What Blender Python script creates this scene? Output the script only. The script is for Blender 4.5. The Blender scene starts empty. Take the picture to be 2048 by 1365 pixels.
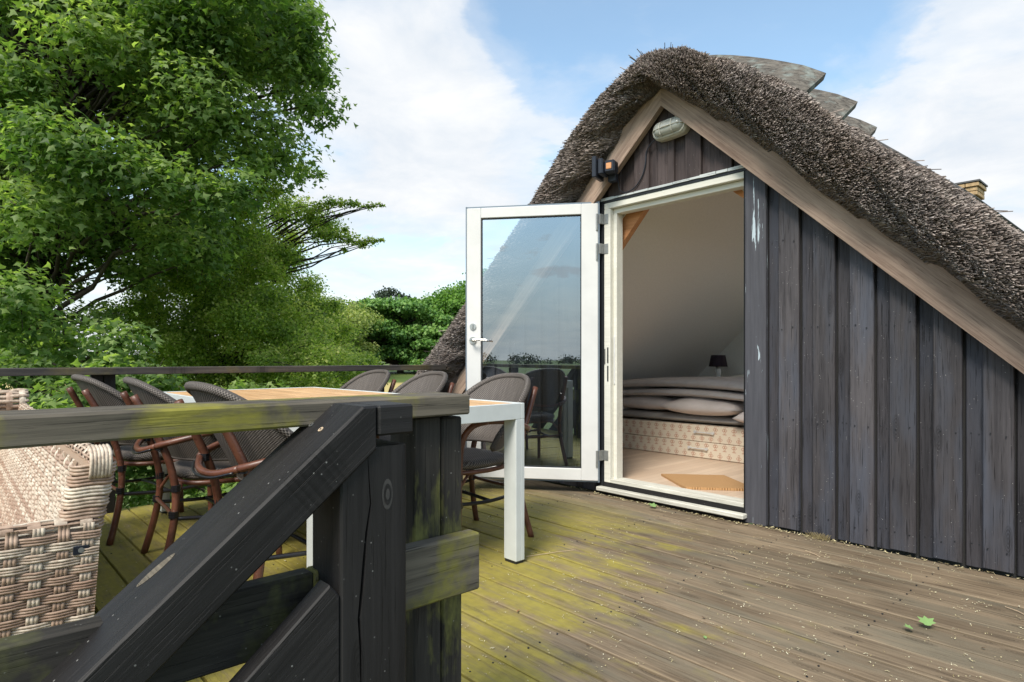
import bpy, bmesh, math, random
import numpy as np
from mathutils import Vector, Matrix
random.seed(7); RNG = np.random.default_rng(11)
S = bpy.context.scene; COL = S.collection
R = math.radians
# ------------------------------------------------------------------ camera, sky, sun, exposure
# world axes: x runs along the gable wall to the right, y goes into the house, z=0 is the deck
EYE = 0.96
cd = bpy.data.cameras.new('camera'); cam = bpy.data.objects.new('camera', cd); COL.objects.link(cam)
cam.location = (0, 0, EYE); cam.rotation_euler = (R(90), 0, R(47.74))
cd.sensor_width = 36; cd.lens = 21.94; cd.shift_y = 0.01733; cd.clip_start = 0.05; cd.clip_end = 3000
S.camera = cam
S.view_settings.view_transform = 'Standard'; S.view_settings.look = 'None'
S.view_settings.exposure = 0.62; S.view_settings.gamma = 1; S.view_settings.use_curve_mapping = False
S.render.engine = 'CYCLES'
SUN_EL, SUN_AZ = 50, 158     # azimuth clockwise from +y, where the sun stands
sd = bpy.data.lights.new('sun', 'SUN'); sun = bpy.data.objects.new('sun', sd); COL.objects.link(sun)
sd.energy = 3.3; sd.angle = R(22); sd.color = (1, .93, .82)
az = R(SUN_AZ); el = R(SUN_EL)
sdir = Vector((math.sin(az)*math.cos(el), math.cos(az)*math.cos(el), math.sin(el)))
sun.rotation_euler = (-sdir).to_track_quat('-Z', 'Y').to_euler(); sun.location = (0, -6, 12)

def bg(X, Y):                 # ground-plan point given as metres right of / ahead of the terrace corner view axis
    return (X*.6725 - Y*.7401, X*.7401 + Y*.6727)
def bgz(px, py, Y):
    X = (px-1024)/1248*Y; a, b = bg(X, Y); return Vector((a, b, EYE-(py-718)/1248*Y))

# node helper
class NT:
    def __init__(s, tree): s.t = tree; tree.nodes.clear()
    def n(s, typ, ins=None, **kw):
        nd = s.t.nodes.new(typ)
        for k, v in kw.items(): setattr(nd, k, v)
        for k, v in (ins or {}).items():
            sock = nd.inputs[k]
            if isinstance(v, bpy.types.NodeSocket): s.t.links.new(v, sock)
            else: sock.default_value = v
        return nd
    def m(s, op, a, b=0.0, c=0.0, clamp=False):
        return s.n('ShaderNodeMath', {0: a, 1: b, 2: c}, operation=op, use_clamp=clamp).outputs[0]
    def ramp(s, fac, stops, interp='LINEAR'):
        nd = s.n('ShaderNodeValToRGB', {0: fac}); cr = nd.color_ramp; cr.interpolation = interp
        while len(cr.elements) < len(stops): cr.elements.new(.5)
        for e, (p, c) in zip(cr.elements, stops):
            e.position = p; e.color = (c, c, c, 1) if isinstance(c, (int, float)) else (*c, 1)
        return nd.outputs[0]
    def mix(s, fac, a, b, mode='MIX'):
        nd = s.n('ShaderNodeMix', data_type='RGBA', blend_type=mode)
        for idx, v in ((0, fac), (6, a), (7, b)):
            if isinstance(v, bpy.types.NodeSocket): s.t.links.new(v, nd.inputs[idx])
            elif idx == 0: nd.inputs[0].default_value = v
            else: nd.inputs[idx].default_value = (*v, 1) if len(v) == 3 else v
        return nd.outputs[2]
    def noise(s, vec, scale, detail=3, rough=.55, dist=0):
        return s.n('ShaderNodeTexNoise', {'Vector': vec, 'Scale': scale, 'Detail': detail, 'Roughness': rough, 'Distortion': dist}).outputs[0]
    def vscale(s, vec, sc, loc=(0, 0, 0)):
        return s.n('ShaderNodeMapping', {'Vector': vec, 'Scale': sc, 'Location': loc}).outputs[0]

w = bpy.data.worlds.new('World'); S.world = w; w.use_nodes = True
t = NT(w.node_tree)
d = t.n('ShaderNodeTexCoord').outputs['Generated']
sky = t.n('ShaderNodeTexSky', sky_type='NISHITA', sun_disc=False, sun_elevation=el, sun_rotation=az, air_density=1.0, dust_density=.6, ozone_density=1.5).outputs[0]
sx = t.n('ShaderNodeSeparateXYZ', {0: d})
zc = t.m('MAXIMUM', t.m('ADD', sx.outputs[2], .16), .02)
pv = t.n('ShaderNodeCombineXYZ', {0: t.m('DIVIDE', sx.outputs[0], zc), 1: t.m('DIVIDE', sx.outputs[1], zc), 2: 0.0}).outputs[0]
big = t.noise(pv, 1.35, 6, .55, .3)
fine = t.noise(pv, 3.2, 6, .6, .3)
val = t.m('ADD', t.m('MULTIPLY', big, .64), t.m('MULTIPLY', fine, .39))
def dirv(px, py):
    v = bgz(px, py, 1) - Vector((0, 0, EYE)); return v.normalized()
for px, py, amt, wid in ((780, 100, .26, .985), (880, 130, .2, .988), (700, 260, .2, .98), (960, 300, .22, .982), (1190, 90, .12, .990), (1900, 200, .26, .982), (1990, 330, .22, .97),
                         (800, 420, .1, .96), (1700, 90, -.16, .97), (1050, 120, -.10, .991), (680, 15, -.22, .992), (840, 250, -.07, .994), (1000, 20, -.18, .985), (1320, 40, -.12, .985), (1600, 220, -.06, .975)):
    dt = t.n('ShaderNodeVectorMath', {0: d, 1: dirv(px, py)}, operation='DOT_PRODUCT').outputs['Value']
    f = t.n('ShaderNodeMapRange', {'Value': dt, 'From Min': wid, 'From Max': 1.0, 'To Min': 0, 'To Max': amt*.58}, interpolation_type='SMOOTHSTEP').outputs[0]
    val = t.m('ADD', val, f)
mask = t.ramp(val, [(.40, 0.08), (.53, .36), (.61, .86), (.74, 1.0)], 'EASE')
hz = t.n('ShaderNodeMapRange', {'Value': sx.outputs[2], 'From Min': .34, 'From Max': 0.02, 'To Min': 0, 'To Max': .93}, interpolation_type='SMOOTHSTEP').outputs[0]
mask = t.m('MAXIMUM', mask, hz)
cl = t.mix(t.ramp(fine, [(.3, 0), (.7, 1)]), (5.0, 5.45, 6.0), (6.7, 6.75, 6.8))
skyb = t.mix(1.0, sky, (1.75, 1.85, 1.66), 'MULTIPLY')
skycol = t.mix(mask, skyb, cl)
bgn = t.n('ShaderNodeBackground', {0: skycol, 1: .1})
t.n('ShaderNodeOutputWorld', {0: bgn.outputs[0]})

# ------------------------------------------------------------------ materials
def newmat(name):
    m = bpy.data.materials.new(name); m.use_nodes = True; return m, NT(m.node_tree)
def finish(t, color, rough=.7, bump=None, bs=.3, bd=.01, spec=.3, metal=0.0, extra=None):
    ins = {'Base Color': color if isinstance(color, bpy.types.NodeSocket) else (*color, 1), 'Roughness': rough, 'Metallic': metal, 'Specular IOR Level': spec}
    if extra: ins.update(extra)
    if bump is not None:
        ins['Normal'] = t.n('ShaderNodeBump', {'Height': bump, 'Strength': bs, 'Distance': bd}).outputs[0]
    p = t.n('ShaderNodeBsdfPrincipled', ins)
    t.n('ShaderNodeOutputMaterial', {0: p.outputs[0]}); return p
def geopos(t): return t.n('ShaderNodeNewGeometry').outputs['Position']
def localco(t):
    o = t.n('ShaderNodeTexCoord').outputs['Object']; r = t.n('ShaderNodeObjectInfo').outputs['Random']
    off = t.n('ShaderNodeCombineXYZ', {0: t.m('MULTIPLY', r, 37.0), 1: t.m('MULTIPLY', r, 91.0), 2: t.m('MULTIPLY', r, 53.0)}).outputs[0]
    return t.n('ShaderNodeVectorMath', {0: o, 1: off}, operation='ADD').outputs[0], r
def wood(name, a, b, grain=(1.1, 38, 38), moss=None, mosscol=(.30, .27, .045), knots=True, rough=.75, cracks=.5, vary=.35, specks=0.0, tint=None, bs=.5, spec=.25, mscale=7, ka=(2.0, 7.5, 0.0)):
    m, t = newmat(name); co, rnd = localco(t)
    g = t.noise(t.vscale(co, grain), 1.6, 7, .72, .5)
    g2 = t.noise(t.vscale(co, (grain[0]*2.2, grain[1]*3.2, grain[2]*3.2)), 2.2, 3, .6)
    bl = t.noise(t.vscale(co, (1.6, 5, 5)), 1.3, 4, .6)
    f = t.m('ADD', t.m('MULTIPLY', g, .6), t.m('MULTIPLY', bl, .4))
    col = t.mix(t.ramp(f, [(.38, 0), (.60, 1)]), a, b)
    if tint is not None:
        tn = t.ramp(t.noise(t.vscale(co, (1.1, 7, 7)), 1.1, 3, .6), [(.46, 0), (.66, 1)])
        col = t.mix(t.m('MULTIPLY', tn, .75), col, tint)
    br = t.m('ADD', t.m('MULTIPLY', rnd, vary), 1-vary/2)
    col = t.mix(1.0, col, t.n('ShaderNodeCombineXYZ', {0: br, 1: br, 2: br}).outputs[0], 'MULTIPLY')
    ck = t.ramp(g2, [(.33, 0), (.40, 1)])
    col = t.mix(t.m('MULTIPLY', t.m('SUBTRACT', 1.0, ck), cracks), col, tuple(x*.25 for x in a))
    h = t.m('ADD', t.m('MULTIPLY', g, .5), t.m('MULTIPLY', ck, .5))
    if knots:
        kx = t.n('ShaderNodeSeparateXYZ', {0: co}).outputs
        kv = t.n('ShaderNodeCombineXYZ', {0: t.m('MULTIPLY', kx[0], ka[0]), 1: t.m('ADD', t.m('MULTIPLY', kx[1], ka[1]), t.m('MULTIPLY', kx[2], ka[2])), 2: 0.0}).outputs[0]
        vo = t.n('ShaderNodeTexVoronoi', {'Vector': kv, 'Scale': 1.0, 'Randomness': .9}, voronoi_dimensions='2D')
        kr = t.ramp(vo.outputs['Distance'], [(.02, 1), (.09, .85), (.12, 0)])
        rings = t.ramp(t.m('FRACT', t.m('MULTIPLY', vo.outputs['Distance'], 36.0)), [(.3, .3), (.8, 1)])
        col = t.mix(t.m('MULTIPLY', t.m('MULTIPLY', kr, rings), .65), col, tuple(x*.3 for x in a))
        h = t.m('SUBTRACT', h, t.m('MULTIPLY', kr, .25))
    if moss is not None:
        p = geopos(t); mk = moss(t, p, co)
        strk = t.noise(t.vscale(co, (mscale, mscale*6, mscale*6)), 1.0, 5, .7)
        mm = t.m('MULTIPLY', mk, t.ramp(strk, [(.32, 0.35), (.52, 1)]))
        mc = t.mix(t.noise(co, 26, 3), tuple(x*.6 for x in mosscol), tuple(min(1, x*1.25) for x in mosscol))
        col = t.mix(mm, col, mc)
    if specks:
        sp = t.n('ShaderNodeTexVoronoi', {'Vector': co, 'Scale': 60.0}).outputs['Distance']
        sg = t.noise(co, 9, 2)
        sm = t.m('MULTIPLY', t.ramp(sp, [(.05, 1), (.12, 0)]), t.ramp(sg, [(.5, 0), (.6, 1)]))
        col = t.mix(t.m('MULTIPLY', sm, specks), col, (.42, .42, .40))
    ro = t.m('ADD', rough-.1, t.m('MULTIPLY', bl, .2))
    finish(t, col, ro, h, bs, .004, spec); return m
def plain(name, c, rough=.6, noise=0.0, nscale=20, bump=0.0, spec=.4, metal=0.0):
    m, t = newmat(name); co, rnd = localco(t)
    if noise:
        n = t.noise(co, nscale, 4, .6); k = t.n('ShaderNodeMapRange', {'Value': n, 'From Min': .3, 'From Max': .7, 'To Min': 1-noise, 'To Max': 1+noise*.4}).outputs[0]
        col = t.mix(1.0, c, t.n('ShaderNodeCombineXYZ', {0: k, 1: k, 2: k}).outputs[0], 'MULTIPLY')
        finish(t, col, rough, n if bump else None, bump, .003, spec, metal)
    else: finish(t, c, rough, spec=spec, metal=metal)
    return m
def deck_moss(t, p, co):
    s = t.n('ShaderNodeSeparateXYZ', {0: p})
    e = t.m('MULTIPLY', t.m('ADD', t.m('ADD', s.outputs[0], t.m('MULTIPLY', s.outputs[1], .46)), .38), -1.0)
    n = t.noise(p, 1.7, 5, .6); e = t.m('ADD', e, t.m('MULTIPLY', t.m('SUBTRACT', n, .5), 3.0))
    n3 = t.noise(t.vscale(p, (1.6, 6.5, 1)), 1.6, 4, .6)
    e = t.m('ADD', e, t.m('MULTIPLY', t.m('SUBTRACT', n3, .5), 2.2))
    near = t.m('SUBTRACT', 1.0, t.n('ShaderNodeMapRange', {'Value': s.outputs[1], 'From Min': 2.7, 'From Max': 3.3}).outputs[0])
    k = t.n('ShaderNodeMapRange', {'Value': e, 'From Min': 0.0, 'From Max': .75}, interpolation_type='SMOOTHSTEP').outputs[0]
    return t.m('MULTIPLY', t.m('MULTIPLY', k, near), .80)
def patchy(lo, hi, sc, amt=.9):
    def f(t, p, co):
        return t.m('MULTIPLY', t.ramp(t.noise(p, sc, 5, .62), [(lo, 0), (hi, 1)]), amt)
    return f
def low_moss(t, p, co):   # algae low down on the shaded post
    s = t.n('ShaderNodeSeparateXYZ', {0: p})
    k = t.ramp(t.noise(t.vscale(p, (7, 9, 3)), 1.0, 5, .65), [(.51, 0), (.62, .7)])
    return k

M = {}
M['deck'] = wood('deck_wood', (.105, .077, .050), (.235, .180, .120), moss=deck_moss, mosscol=(.32, .275, .045), cracks=.5, vary=.34, rough=.75, tint=(.145, .128, .092), mscale=5)
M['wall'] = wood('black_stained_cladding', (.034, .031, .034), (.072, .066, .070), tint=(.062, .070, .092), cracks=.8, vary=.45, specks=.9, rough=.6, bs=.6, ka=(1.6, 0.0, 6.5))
M['wallback'] = wood('shade_toned_set_back_cladding', (.023, .0215, .024), (.046, .043, .048), tint=(.042, .046, .060), cracks=.8, vary=.4, specks=.7, rough=.6, bs=.6, ka=(1.6, 0.0, 6.5))  # darker copy of the cladding; the colour stands in for shade in the recesses
M['gable'] = wood('brown_black_cladding', (.040, .030, .030), (.080, .062, .060), cracks=.7, vary=.3, specks=.6, rough=.65, ka=(2.0, 0.0, 7.5))
M['barge'] = wood('weathered_barge_wood', (.19, .130, .100), (.405, .300, .232), cracks=.45, vary=.12, rough=.8, knots=False)
M['black'] = wood('black_painted_timber', (.009, .0085, .009), (.020, .019, .0195), cracks=.6, vary=.15, specks=.5, rough=.58, spec=.28, knots=True)
M['rail'] = wood('algae_covered_rail', (.040, .036, .030), (.155, .135, .105), moss=patchy(.50, .62, 4.5, .95), mosscol=(.22, .205, .038), cracks=.7, vary=.1, rough=.8, mscale=9)
M['mpost'] = wood('mossy_black_post', (.014, .013, .012), (.045, .041, .036), moss=low_moss, mosscol=(.22, .22, .06), cracks=.7, vary=.1, rough=.75, specks=.5)
M['lowrail'] = wood('black_low_rail', (.014, .013, .012), (.045, .041, .036), moss=patchy(.52, .66, 5.0, .5), mosscol=(.16, .17, .05), cracks=.7, vary=.1, rough=.75, specks=.5)
M['far'] = wood('far_rail_timber', (.028, .026, .026), (.075, .066, .058), moss=patchy(.55, .72, 2.2, .6), mosscol=(.2, .16, .05), cracks=.6, rough=.7)
M['teak'] = wood('teak_slat', (.42, .24, .11), (.62, .40, .21), knots=False, cracks=.25, vary=.2, rough=.55)
M['pine'] = wood('orange_pine', (.48, .20, .08), (.68, .34, .16), cracks=.2, rough=.5)
M['white'] = plain('white_lacquered_aluminium', (.63, .632, .62), .35, .08, 5)
M['tablewhite'] = plain('white_powder_coat', (.57, .605, .60), .4, .06, 14)
M['jamb'] = wood('cream_painted_frame', (.60, .59, .52), (.72, .70, .62), knots=False, cracks=.12, vary=.02, rough=.5, bs=.15)
M['jambold'] = wood('weathered_sill_paint', (.42, .41, .36), (.66, .65, .58), knots=False, cracks=.45, vary=.02, rough=.7)
M['flash'] = wood('flaking_white_edge', (.30, .33, .34), (.62, .65, .64), knots=False, cracks=.8, rough=.6)
M['gasket'] = plain('black_gasket', (.015, .017, .02), .5)
M['edge'] = plain('blue_grey_aluminium_edge', (.17, .21, .25), .4, metal=.3)
M['steel'] = plain('brushed_steel', (.55, .55, .54), .28, .1, 40, metal=.9)
M['hinge'] = plain('zinc_hinge', (.34, .35, .34), .45, .2, 60, metal=.6)
M['rattan_cane'] = wood('reddish_cane', (.060, .022, .014), (.150, .058, .034), grain=(4, 10, 10), knots=False, cracks=.15, rough=.38, vary=.2, spec=.5)
M['cord'] = plain('black_binding', (.012, .012, .015), .35, spec=.5)
M['plasticblack'] = plain('black_plastic', (.018, .022, .032), .4, .2, 30)
M['lampgrey'] = plain('aged_cream_plastic', (.50, .49, .43), .5, .2, 18)
M['lampglass'] = plain('frosted_lamp_glass', (.40, .41, .37), .18, .12, 25, spec=.6)
M['plaster'] = plain('grey_plaster_ceiling', (.80, .77, .73), .9, .05, 60, .2)
M['plasterw'] = plain('white_plaster_wall', (.78, .76, .70), .9, .04, 60, .1)
M['fabric'] = plain('grey_beige_fabric', (.56, .51, .485), .95, .14, 9, .25, spec=.1)
M['fabricd'] = plain('dark_grey_fabric', (.36, .335, .31), .95, .15, 9, .25, spec=.1)
M['fabricp'] = plain('pale_grey_pillow_fabric', (.60, .54, .51), .95, .1, 7, .25, spec=.1)
M['shade'] = plain('dark_lampshade', (.03, .018, .028), .8)
M['ceramic'] = plain('white_lamp_base', (.75, .75, .72), .25)
M['dark'] = plain('dark_void_boarding', (.015, .014, .014), .9)
M['stone'] = plain('sheathing', (.03, .03, .03), .9)
M['brick'] = plain('yellow_chimney_brick', (.46, .32, .17), .85, .35, 25, .4)
M['lead'] = plain('dark_chimney_cap', (.08, .08, .08), .7)
M['bark'] = wood('tree_bark', (.030, .024, .018), (.085, .070, .052), grain=(3, 14, 14), knots=False, cracks=.6, rough=.9)
M['stick'] = plain('pale_straw', (.50, .38, .26), .8, .2, 40)
M['dead'] = plain('dry_brown_leaf', (.22, .10, .045), .85, .3, 40)

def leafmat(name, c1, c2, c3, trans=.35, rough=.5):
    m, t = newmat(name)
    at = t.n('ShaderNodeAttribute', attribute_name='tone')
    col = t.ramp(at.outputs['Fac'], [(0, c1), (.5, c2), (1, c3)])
    p = t.n('ShaderNodeBsdfPrincipled', {'Base Color': col, 'Roughness': rough, 'Specular IOR Level': .35})
    tr = t.n('ShaderNodeBsdfTranslucent', {0: t.mix(1.0, col, (1.35, 1.5, .6), 'MULTIPLY')})
    mx = t.n('ShaderNodeMixShader', {0: trans, 1: p.outputs[0], 2: tr.outputs[0]})
    t.n('ShaderNodeOutputMaterial', {0: mx.outputs[0]}); return m
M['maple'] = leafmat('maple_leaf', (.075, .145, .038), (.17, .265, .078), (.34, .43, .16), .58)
M['haw'] = leafmat('hawthorn_leaf', (.13, .20, .045), (.34, .45, .10), (.66, .64, .26), .6)
M['horn'] = leafmat('hornbeam_leaf', (.045, .12, .03), (.12, .25, .055), (.22, .36, .09), .3)
M['bright'] = leafmat('bright_beech_leaf', (.045, .12, .018), (.10, .22, .030), (.18, .32, .05), .4)
M['olive'] = leafmat('olive_field_maple_leaf', (.11, .16, .04), (.24, .32, .075), (.40, .43, .14), .35)
M['pineleaf'] = leafmat('pine_needle', (.020, .032, .020), (.035, .055, .032), (.06, .08, .045), .1)
M['farwood'] = leafmat('far_wood_leaf', (.015, .030, .014), (.03, .055, .02), (.05, .08, .03), .1)

m, t = newmat('thatch_reed'); M['reed'] = m
at = t.n('ShaderNodeAttribute', attribute_name='tone').outputs['Fac']
p = geopos(t)
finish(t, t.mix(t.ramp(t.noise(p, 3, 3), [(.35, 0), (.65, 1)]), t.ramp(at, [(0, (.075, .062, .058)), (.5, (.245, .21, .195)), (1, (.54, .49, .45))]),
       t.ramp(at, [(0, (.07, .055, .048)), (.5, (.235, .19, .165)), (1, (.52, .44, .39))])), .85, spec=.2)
m, t = newmat('thatch_mass'); M['thatch'] = m
co = t.n('ShaderNodeTexCoord').outputs['Object']
n = t.noise(t.vscale(co, (30, 6, 30)), 2, 5, .7); finish(t, t.mix(n, (.025, .018, .015), (.13, .10, .08)), .9, n, .8, .02)
m, t = newmat('ridge_board_wood'); M['ridge'] = m
co, r_ = localco(t); n = t.noise(t.vscale(co, (3, 24, 24)), 1.4, 5, .65, .8); l = t.noise(co, 9, 5, .6)
col = t.mix(t.ramp(n, [(.3, 0), (.6, 1)]), (.025, .022, .02), (.145, .13, .11)); col = t.mix(t.ramp(l, [(.50, 0), (.68, .8)]), col, (.22, .26, .24))
finish(t, col, .9, n, .8, .01)
m, t = newmat('woven_chair_mesh'); M['mesh'] = m     # fine two-tone weave
uv = t.n('ShaderNodeUVMap').outputs[0]; s = t.n('ShaderNodeSeparateXYZ', {0: uv})
a = t.m('SINE', t.m('MULTIPLY', s.outputs[0], 6.283)); b = t.m('SINE', t.m('MULTIPLY', s.outputs[1], 6.283))
ab = t.m('ADD', t.m('MULTIPLY', t.m('MULTIPLY', a, b), .5), .5)
st = t.noise(t.vscale(uv, (.9, .06, 1)), 1, 3, .6)
col = t.mix(t.ramp(ab, [(.40, 0), (.62, 1)]), (.022, .018, .017), (.20, .175, .155)); col = t.mix(t.ramp(st, [(.35, .45), (.65, 0)]), col, (.035, .028, .025))
finish(t, col, .6, ab, .6, .002)
m, t = newmat('wicker_strand'); M['wicker'] = m
at = t.n('ShaderNodeAttribute', attribute_name='tone').outputs['Fac']; co = t.n('ShaderNodeTexCoord').outputs['Object']
c = t.ramp(at, [(0, (.34, .22, .16)), (.35, (.43, .31, .23)), (.6, (.55, .44, .34)), (1, (.66, .58, .47))])
c = t.mix(t.ramp(t.noise(co, 60, 3, .6), [(.42, .45), (.6, 0)]), c, (.20, .13, .09)); finish(t, c, .5, spec=.35)
m, t = newmat('wicker_core'); M['wcore'] = m; finish(t, (.34, .25, .18), .9)
m, t = newmat('door_glass'); M['glass'] = m
lw = t.n('ShaderNodeLayerWeight', {'Blend': .25}).outputs['Fresnel']
fac = t.m('ADD', .33, t.m('MULTIPLY', lw, .6), clamp=True)
g = t.n('ShaderNodeBsdfGlossy', {0: (.80, .92, 1.0, 1), 1: 0.0}); tr = t.n('ShaderNodeBsdfTransparent', {0: (.80, .84, .84, 1)})
t.n('ShaderNodeOutputMaterial', {0: t.n('ShaderNodeMixShader', {0: fac, 1: tr.outputs[0], 2: g.outputs[0]}).outputs[0]})
m, t = newmat('drawer_print'); M['drawer'] = m
co = t.n('ShaderNodeTexCoord').outputs['Object']; s = t.n('ShaderNodeSeparateXYZ', {0: co})
row = t.m('FLOOR', t.m('MULTIPLY', s.outputs[2], 1/.082)); ofs = t.m('MULTIPLY', t.m('MODULO', row, 2.0), .5)
fx = t.m('SUBTRACT', t.m('FRACT', t.m('ADD', t.m('MULTIPLY', s.outputs[0], 1/.085), ofs)), .5); fz = t.m('SUBTRACT', t.m('FRACT', t.m('MULTIPLY', s.outputs[2], 1/.082)), .5)
def ell(t, x0, z0, rx, rz, lo, hi):
    q = t.m('ADD', t.m('POWER', t.m('DIVIDE', t.m('SUBTRACT', fx, x0), rx), 2.0), t.m('POWER', t.m('DIVIDE', t.m('SUBTRACT', fz, z0), rz), 2.0))
    return t.ramp(q, [(lo-.02 if lo > 0 else 0, 0 if lo > 0 else 1), (max(lo, .001), 1), (hi, 1), (hi+.05, 0)])
ax = t.m('ABSOLUTE', fx)
def ell2(x0, z0, rx, rz):
    q = t.m('ADD', t.m('POWER', t.m('DIVIDE', t.m('SUBTRACT', ax, x0), rx), 2.0), t.m('POWER', t.m('DIVIDE', t.m('SUBTRACT', fz, z0), rz), 2.0))
    return t.m('LESS_THAN', t.m('ABSOLUTE', t.m('SUBTRACT', q, .75)), .38)
k = t.m('MAXIMUM', t.m('MAXIMUM', ell2(.0, .27, .10, .14), ell2(.13, .02, .13, .13)), t.m('MAXIMUM', ell2(0, -.20, .10, .14), t.m('MULTIPLY', t.m('LESS_THAN', t.m('ABSOLUTE', t.m('ADD', fz, .40)), .04), t.m('LESS_THAN', ax, .2))))
finish(t, t.mix(t.m('MULTIPLY', k, .75), (.74, .65, .52), (.45, .19, .11)), .6)
m, t = newmat('laminate_floor'); M['lam'] = m
co = t.n('ShaderNodeTexCoord').outputs['Object']
br = t.n('ShaderNodeTexBrick', {'Vector': t.n('ShaderNodeMapping', {'Vector': co, 'Rotation': (0, 0, R(90))}).outputs[0], 'Color1': (.52, .40, .30, 1), 'Color2': (.66, .53, .41, 1), 'Mortar': (.35, .26, .19, 1), 'Scale': 1.0, 'Mortar Size': .0015, 'Brick Width': .9, 'Row Height': .07}).outputs[0]
n = t.noise(t.vscale(co, (22, 1.6, 1)), 2, 4, .6); finish(t, t.mix(t.m('MULTIPLY', n, .5), br, (.44, .31, .22)), .4, spec=.4)
m, t = newmat('coir_mat'); M['coir'] = m
co = t.n('ShaderNodeTexCoord').outputs['Object']; s = t.n('ShaderNodeSeparateXYZ', {0: co})
a = t.m('SINE', t.m('MULTIPLY', t.m('ADD', s.outputs[0], s.outputs[1]), 260)); b = t.m('SINE', t.m('MULTIPLY', t.m('SUBTRACT', s.outputs[0], s.outputs[1]), 260))
h = t.m('ADD', t.m('MULTIPLY', t.m('MULTIPLY', a, b), .5), .5); finish(t, t.mix(h, (.26, .135, .055), (.62, .38, .18)), .9, h, .9, .006)
m, t = newmat('meadow_ground'); M['ground'] = m
p = geopos(t); n = t.noise(p, .09, 5, .6); n2 = t.noise(p, 1.4, 4, .6)
col = t.mix(t.ramp(n, [(.4, 0), (.6, 1)]), (.07, .12, .025), (.13, .17, .045)); col = t.mix(t.m('MULTIPLY', n2, .35), col, (.05, .07, .02))
s = t.n('ShaderNodeSeparateXYZ', {0: p}); dist = t.m('ADD', t.m('MULTIPLY', s.outputs[0], -.7401), t.m('MULTIPLY', s.outputs[1], .6727))
band = t.ramp(t.m('DIVIDE', dist, 100.0), [(.30, 0), (.33, 1), (.455, 1), (.47, 0)]); col = t.mix(t.m('MULTIPLY', band, .85), col, (.48, .38, .16))
finish(t, col, .9, n2, .6, .05)
m, t = newmat('shed_flakes'); M['flake'] = m
at = t.n('ShaderNodeAttribute', attribute_name='tone').outputs['Fac']; finish(t, t.ramp(at, [(0, (.30, .24, .12)), (.5, (.52, .46, .28)), (1, (.66, .62, .46))]), .8)
m, t = newmat('peeling_trim_paint'); M['peel'] = m
co = t.n('ShaderNodeTexCoord').outputs['Object']; g = t.noise(t.vscale(co, (2, 40, 40)), 1.4, 5, .6)
col = t.mix(g, (.030, .030, .036), (.10, .10, .115)); pk = t.noise(t.vscale(co, (2.6, 85, 40)), 1.0, 5, .62, .5)
hgt = t.n('ShaderNodeSeparateXYZ', {0: co}).outputs[0]
up = t.n('ShaderNodeMapRange', {'Value': hgt, 'From Min': -1.0, 'From Max': 1.0, 'To Min': -.10, 'To Max': .008}).outputs[0]
pm = t.ramp(t.m('ADD', pk, up), [(.585, 0), (.60, 1)]); col = t.mix(pm, col, (.42, .50, .55)); finish(t, col, .6, g, .5, .004)

# ------------------------------------------------------------------ object helpers
def wm(o):
    l = o.matrix_basis
    return l if o.parent is None else wm(o.parent) @ o.matrix_parent_inverse @ l
def attach(o, parent):
    if parent is not None:
        o.parent = parent; o.matrix_parent_inverse = wm(parent).inverted()
def tag(o, label=None, cat=None, group=None, kind=None):
    for k, v in (('label', label), ('category', cat), ('group', group), ('kind', kind)):
        if v: o[k] = v
    return o
def thing(name, label, cat, loc=(0, 0, 0), rz=0, group=None):
    o = bpy.data.objects.new(name, None); COL.objects.link(o); o.location = loc; o.rotation_euler = (0, 0, rz)
    o.empty_display_size = .1; return tag(o, label, cat, group)
def link(name, me, mat, parent=None, mw=None, smooth=False):
    o = bpy.data.objects.new(name, me); COL.objects.link(o)
    if mat and not me.materials: me.materials.append(mat)
    if mw is not None: o.matrix_basis = mw
    attach(o, parent)
    if smooth: me.polygons.foreach_set('use_smooth', [True]*len(me.polygons))
    return o
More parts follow.
